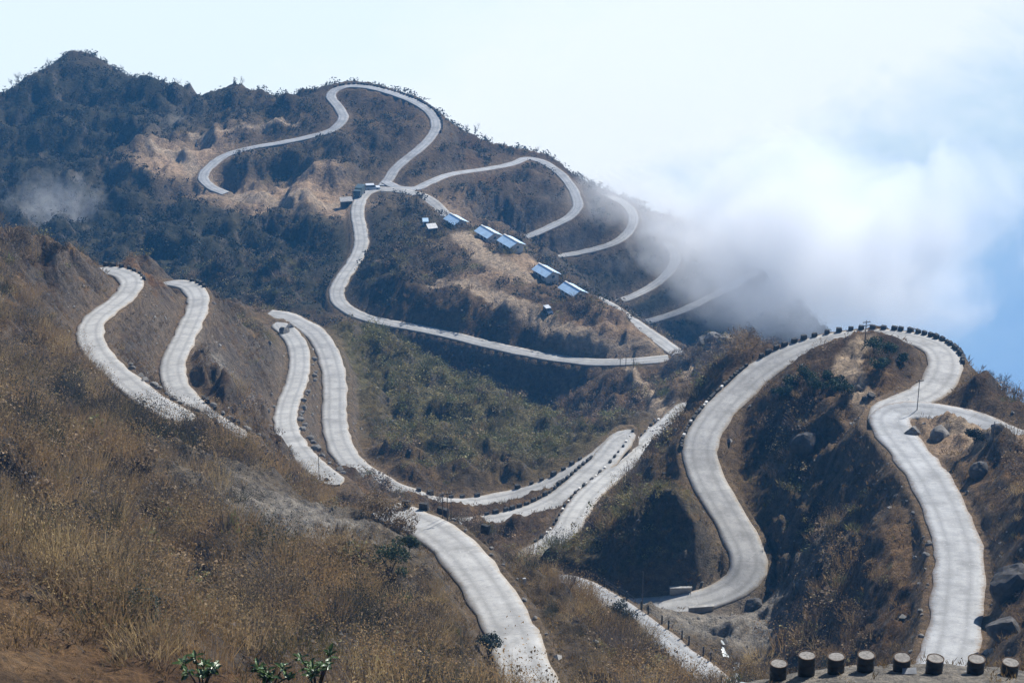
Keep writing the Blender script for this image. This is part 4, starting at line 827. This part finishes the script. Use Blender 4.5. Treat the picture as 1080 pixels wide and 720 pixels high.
# broad leaved plants at the very bottom of the view
def leaf_plant(px, py, t_, h, seed, label):
    c = at(px, py, t_); r = empty('rhododendron', c, 0, label, 'plant', 'broad leaved plants at the lower edge'); g = random.Random(seed); st = MB(); V = []; Fs = []
    for k in range(7):
        a = g.uniform(0, 6.28); rr = g.uniform(.05, .42); top = Vector((math.cos(a) * rr, math.sin(a) * rr, h * g.uniform(.75, 1.08))); st.tube([(0, 0, -.3), (top.x * .4, top.y * .4, h * .5), top], [.03, .02, .012], 6)
        for m in range(11):
            b = g.uniform(0, 6.28); el = g.uniform(-.15, .8); d = Vector((math.cos(b) * math.cos(el), math.sin(b) * math.cos(el), math.sin(el))); L_ = g.uniform(.14, .25); s = d.cross(Vector((0, 0, 1))).normalized() * L_ * .2; up = s.cross(d).normalized() * L_ * .12; n0 = len(V); o0 = top - Vector((0, 0, g.uniform(0, .12)))
            V += [o0, o0 + d * L_ * .4 + s + up, o0 + d * L_ * .4 - s + up, o0 + d * L_ * .8 + s * .7 + up * .4, o0 + d * L_ * .8 - s * .7 + up * .4, o0 + d * L_ - up * .6, o0 + d * L_ * .4, o0 + d * L_ * .8 - up * .5]
            Fs += [(n0, n0 + 6, n0 + 1), (n0, n0 + 2, n0 + 6), (n0 + 1, n0 + 6, n0 + 7, n0 + 3), (n0 + 2, n0 + 4, n0 + 7, n0 + 6), (n0 + 3, n0 + 7, n0 + 5), (n0 + 4, n0 + 5, n0 + 7)]
    link('stem', st.mesh('stem', M_bark), r); link('foliage', MB().add(V, Fs).mesh('foliage', M_glossleaf), r)
M_glossleaf = plain('glossy green leaf', (.065, .115, .03), .3, .35, 9, .6)
leaf_plant(335, 731, 41, .86, 1, 'largest broad leaved green plant at the lower edge, right of the other two'); leaf_plant(285, 736, 41, .66, 2, 'broad leaved green plant in the middle of three at the lower edge'); leaf_plant(214, 738, 41, .72, 3, 'leftmost and smallest broad leaved green plant at the lower edge')

# ------------------------------------------------------------------ stream, footpaths
def strip(name, pix, w, mat, lift, kind='structure', **kw):
    P = [hit(x, y)[0] for x, y in pix]; P = spline([tuple(p) for p in P]); P[:, 2] = ground(P[:, 0], P[:, 1]); n = len(P)
    for _ in range(2): P[1:-1] = (P[:-2] + 2 * P[1:-1] + P[2:]) / 4
    T = np.gradient(P, axis=0); T[:, 2] = 0; T /= np.linalg.norm(T, axis=1)[:, None] + 1e-9; S = np.stack([T[:, 1], -T[:, 0], np.zeros(n)], 1)
    V = []; us = np.linspace(-1, 1, 7)
    for k, u in enumerate(us):
        q = P + S * (w / 2 * u * (1 + .5 * fbm(np.arange(n) / 3., np.full(n, k * 3. * (u > 0)), 2, 5)))[:, None]; q[:, 2] = ground(q[:, 0], q[:, 1]) + lift * (1.4 - abs(u) * 1.6); V.append(q)
    V = np.stack(V, 1); ix = np.arange(n * 7).reshape(n, 7); q = np.stack([ix[:-1, :-1], ix[:-1, 1:], ix[1:, 1:], ix[1:, :-1]], -1)[..., ::-1]
    return link(name, raw_mesh(name, V, q, 4, [mat], True, {'across': ('FLOAT', np.tile(us, (n, 1)))}), kind=kind, **kw)
tw = MT('white water', .12, .5); tw.bump(tw.noise(6, 4), .8, .1); M_water = tw.col(tw.ramp(tw.noise(3, 5), [(.35, (.25, .3, .32)), (.5, (.75, .8, .82))]))
strip('stream', [(762, 678), (767, 690), (771, 700), (777, 712), (782, 722)], .75, M_water, .06)
# ------------------------------------------------------------------ light
SUN_AZ = math.radians(36); SUN_EL = math.radians(41)     # azimuth clockwise from the viewing direction (+Y)
sd = Vector((math.sin(SUN_AZ) * math.cos(SUN_EL), math.cos(SUN_AZ) * math.cos(SUN_EL), math.sin(SUN_EL)))
sl = bpy.data.lights.new('sun', 'SUN'); sl.energy = 5.0; sl.angle = math.radians(.5); sl.color = (1, .96, .90)
so = bpy.data.objects.new('sun', sl); C.objects.link(so); so.rotation_euler = sd.to_track_quat('Z', 'Y').to_euler()
W = bpy.data.worlds.new('World'); SC.world = W; W.use_nodes = True; nt = W.node_tree; N = nt.nodes; L = nt.links
bg = N['Background']; bg.inputs['Strength'].default_value = .080
sky = N.new('ShaderNodeTexSky'); sky.sky_type = 'NISHITA'; sky.sun_disc = False; sky.sun_elevation = SUN_EL; sky.sun_rotation = SUN_AZ; sky.altitude = 3000
tc = N.new('ShaderNodeTexCoord'); sep = N.new('ShaderNodeSeparateXYZ'); L.new(tc.outputs['Generated'], sep.inputs[0])
def wm(op, a, b=0.0, c=None):
    x = N.new('ShaderNodeMath'); x.operation = op
    for i, v in enumerate((a, b) + ((c,) if c is not None else ())):
        if hasattr(v, 'is_output'): L.new(v, x.inputs[i])
        else: x.inputs[i].default_value = v
    return x.outputs[0]
def wn(scale, det, rough=.55, dist=0, sc=(1, 1, 1), loc=(0, 0, 0)):
    mp = N.new('ShaderNodeMapping'); mp.inputs['Scale'].default_value = sc; mp.inputs['Location'].default_value = loc; L.new(tc.outputs['Generated'], mp.inputs[0])
    x = N.new('ShaderNodeTexNoise'); x.inputs['Scale'].default_value = scale; x.inputs['Detail'].default_value = det; x.inputs['Roughness'].default_value = rough; x.inputs['Distortion'].default_value = dist
    L.new(mp.outputs[0], x.inputs[0]); return x.outputs[0]
def wr(f, stops):
    r = N.new('ShaderNodeValToRGB'); L.new(f, r.inputs[0]); e = r.color_ramp.elements; e[0].position = stops[0][0]; e[0].color = (*stops[0][1], 1); e[1].position = stops[-1][0]; e[1].color = (*stops[-1][1], 1)
    for p_, c_ in stops[1:-1]: q = e.new(p_); q.color = (*c_, 1)
    return r.outputs[0]
# a sea of cloud fills everything below the horizon: white billows, bluer and deeper down and to the right
big = wn(6.5, 6, .55, .6, (1, 1, 1.6)); fine = wn(12, 7, .62, .5, (1, 1, 1.6), (3, 1, 0))
dx = sep.outputs['X']; dz = sep.outputs['Z']
f = wm('MULTIPLY_ADD', dz, 3.4, 1.81)                       # deeper down -> bluer
f = wm('MULTIPLY_ADD', dx, -1.4, f)                          # to the right -> bluer
f = wm('MULTIPLY_ADD', wm('SUBTRACT', big, .5), .4, f)
f = wm('MULTIPLY_ADD', wm('SUBTRACT', fine, .5), .3, f)
cl = wr(f, [(.0, (2.3, 3.7, 6.0)), (.14, (2.7, 4.2, 6.3)), (.33, (3.9, 5.3, 6.9)), (.48, (6.4, 7.4, 7.7)), (.6, (9.2, 9.3, 9.0)), (.85, (9.4, 9.6, 9.3)), (1.0, (8.6, 9.3, 9.2))])
mx = N.new('ShaderNodeMix'); mx.data_type = 'RGBA'
ff = wr(wm('MULTIPLY_ADD', fine, .08, dz), [(.03, (0, 0, 0)), (.14, (1, 1, 1))])
L.new(ff, mx.inputs[0]); L.new(cl, mx.inputs[6]); L.new(sky.outputs[0], mx.inputs[7]); L.new(mx.outputs[2], bg.inputs[0])

# ------------------------------------------------------------------ air and mist
def box_mesh(name, x0, x1, y0, y1, z0, z1, mat):
    V = [(x, y, z) for x in (x0, x1) for y in (y0, y1) for z in (z0, z1)]
    Q = [(0, 1, 3, 2), (4, 6, 7, 5), (0, 4, 5, 1), (2, 3, 7, 6), (0, 2, 6, 4), (1, 5, 7, 3)]
    return raw_mesh(name, V, Q, 4, [mat] if mat else [])
hm = bpy.data.materials.new('haze'); hm.use_nodes = True; hn = hm.node_tree; hn.nodes.remove(hn.nodes['Principled BSDF'])
pv = hn.nodes.new('ShaderNodeVolumePrincipled'); hn.links.new(pv.outputs[0], hn.nodes['Material Output'].inputs['Volume'])
pv.inputs['Color'].default_value = (.12, .45, .95, 1); pv.inputs['Density'].default_value = .00021; pv.inputs['Anisotropy'].default_value = .25
zt = 158.0
link('haze', box_mesh('haze', -560, 560, -245, 1290, float(HF.min()) - 1.0, zt, hm), kind='stuff', label='thin blue mountain haze filling the valleys', category='haze')
def mist(name, px, py, t_, rad, dens, scale, seed, label, thr=.46, col_=(.99, .995, 1)):
    c = pt(px, py, t_); o = link(name, box_mesh(name, -rad[0], rad[0], -rad[1], rad[1], -rad[2], rad[2], None), kind='stuff', label=label, category='cloud')
    o.location = c; m = bpy.data.materials.new(name); m.use_nodes = True; t = m.node_tree; t.nodes.remove(t.nodes['Principled BSDF'])
    v = t.nodes.new('ShaderNodeVolumePrincipled'); t.links.new(v.outputs[0], t.nodes['Material Output'].inputs['Volume']); v.inputs['Color'].default_value = (*col_, 1); v.inputs['Anisotropy'].default_value = .2
    tc_ = t.nodes.new('ShaderNodeTexCoord')
    mp = t.nodes.new('ShaderNodeMapping'); mp.inputs['Scale'].default_value = tuple(1 / r for r in rad); t.links.new(tc_.outputs['Object'], mp.inputs[0])
    ln = t.nodes.new('ShaderNodeVectorMath'); ln.operation = 'LENGTH'; t.links.new(mp.outputs[0], ln.inputs[0])
    ns = t.nodes.new('ShaderNodeTexNoise'); ns.inputs['Scale'].default_value = scale; ns.inputs['Detail'].default_value = 4; ns.inputs['Roughness'].default_value = .6; ns.inputs['Distortion'].default_value = .6
    mo = t.nodes.new('ShaderNodeMapping'); mo.inputs['Location'].default_value = (seed, seed * 2, 0); t.links.new(tc_.outputs['Object'], mo.inputs[0]); t.links.new(mo.outputs[0], ns.inputs[0])
    def mm(op, a, b, cc=None, clamp=False):
        x = t.nodes.new('ShaderNodeMath'); x.operation = op; x.use_clamp = clamp
        for i, q in enumerate((a, b) + ((cc,) if cc is not None else ())):
            if hasattr(q, 'is_output'): t.links.new(q, x.inputs[i])
            else: x.inputs[i].default_value = q
        return x.outputs[0]
    fall = mm('SUBTRACT', 1.0, ln.outputs['Value'], clamp=True)
    g = mm('ADD', mm('MULTIPLY', mm('SUBTRACT', ns.outputs[0], thr), 2.2), mm('MULTIPLY_ADD', fall, 1.3, -.42))
    g = mm('MULTIPLY', mm('MULTIPLY', g, 1.0, clamp=True), mm('MULTIPLY', fall, 4.0, clamp=True))
    t.links.new(mm('MULTIPLY', g, dens), v.inputs['Density'])
    o.data.materials.clear(); o.data.materials.append(m)
    m.cycles.volume_sampling = 'MULTIPLE_IMPORTANCE' if hasattr(m, 'cycles') else 'DISTANCE'
    m.cycles.volume_step_rate = 1.0
    return o
mist('cloud_bank', 835, 254, 640, (98, 36, 52), .11, .034, 3.0, 'white cloud rolling over the right end of the far ridge')
mist('cloud_veil', 832, 272, 600, (58, 24, 42), .13, .05, 5.0, 'thin white veil of cloud hiding the right ends of the far roads')
mist('mist_wisp', 62, 238, 612, (26, 18, 24), .05, .24, 8.0, 'thin mist wisp rising from the gully under the dark peak', .48)
SC.cycles.volume_step_rate = 1.0; SC.cycles.volume_max_steps = 128
SC.view_settings.view_transform = 'Standard'; SC.view_settings.look = 'None'; SC.view_settings.exposure = .58; SC.view_settings.gamma = 1
SC.cycles.use_denoising = True; SC.cycles.use_adaptive_sampling = True; SC.cycles.adaptive_threshold = .02
SC.cycles.max_bounces = 20; SC.cycles.diffuse_bounces = 2; SC.cycles.volume_bounces = 16; SC.cycles.transparent_max_bounces = 8
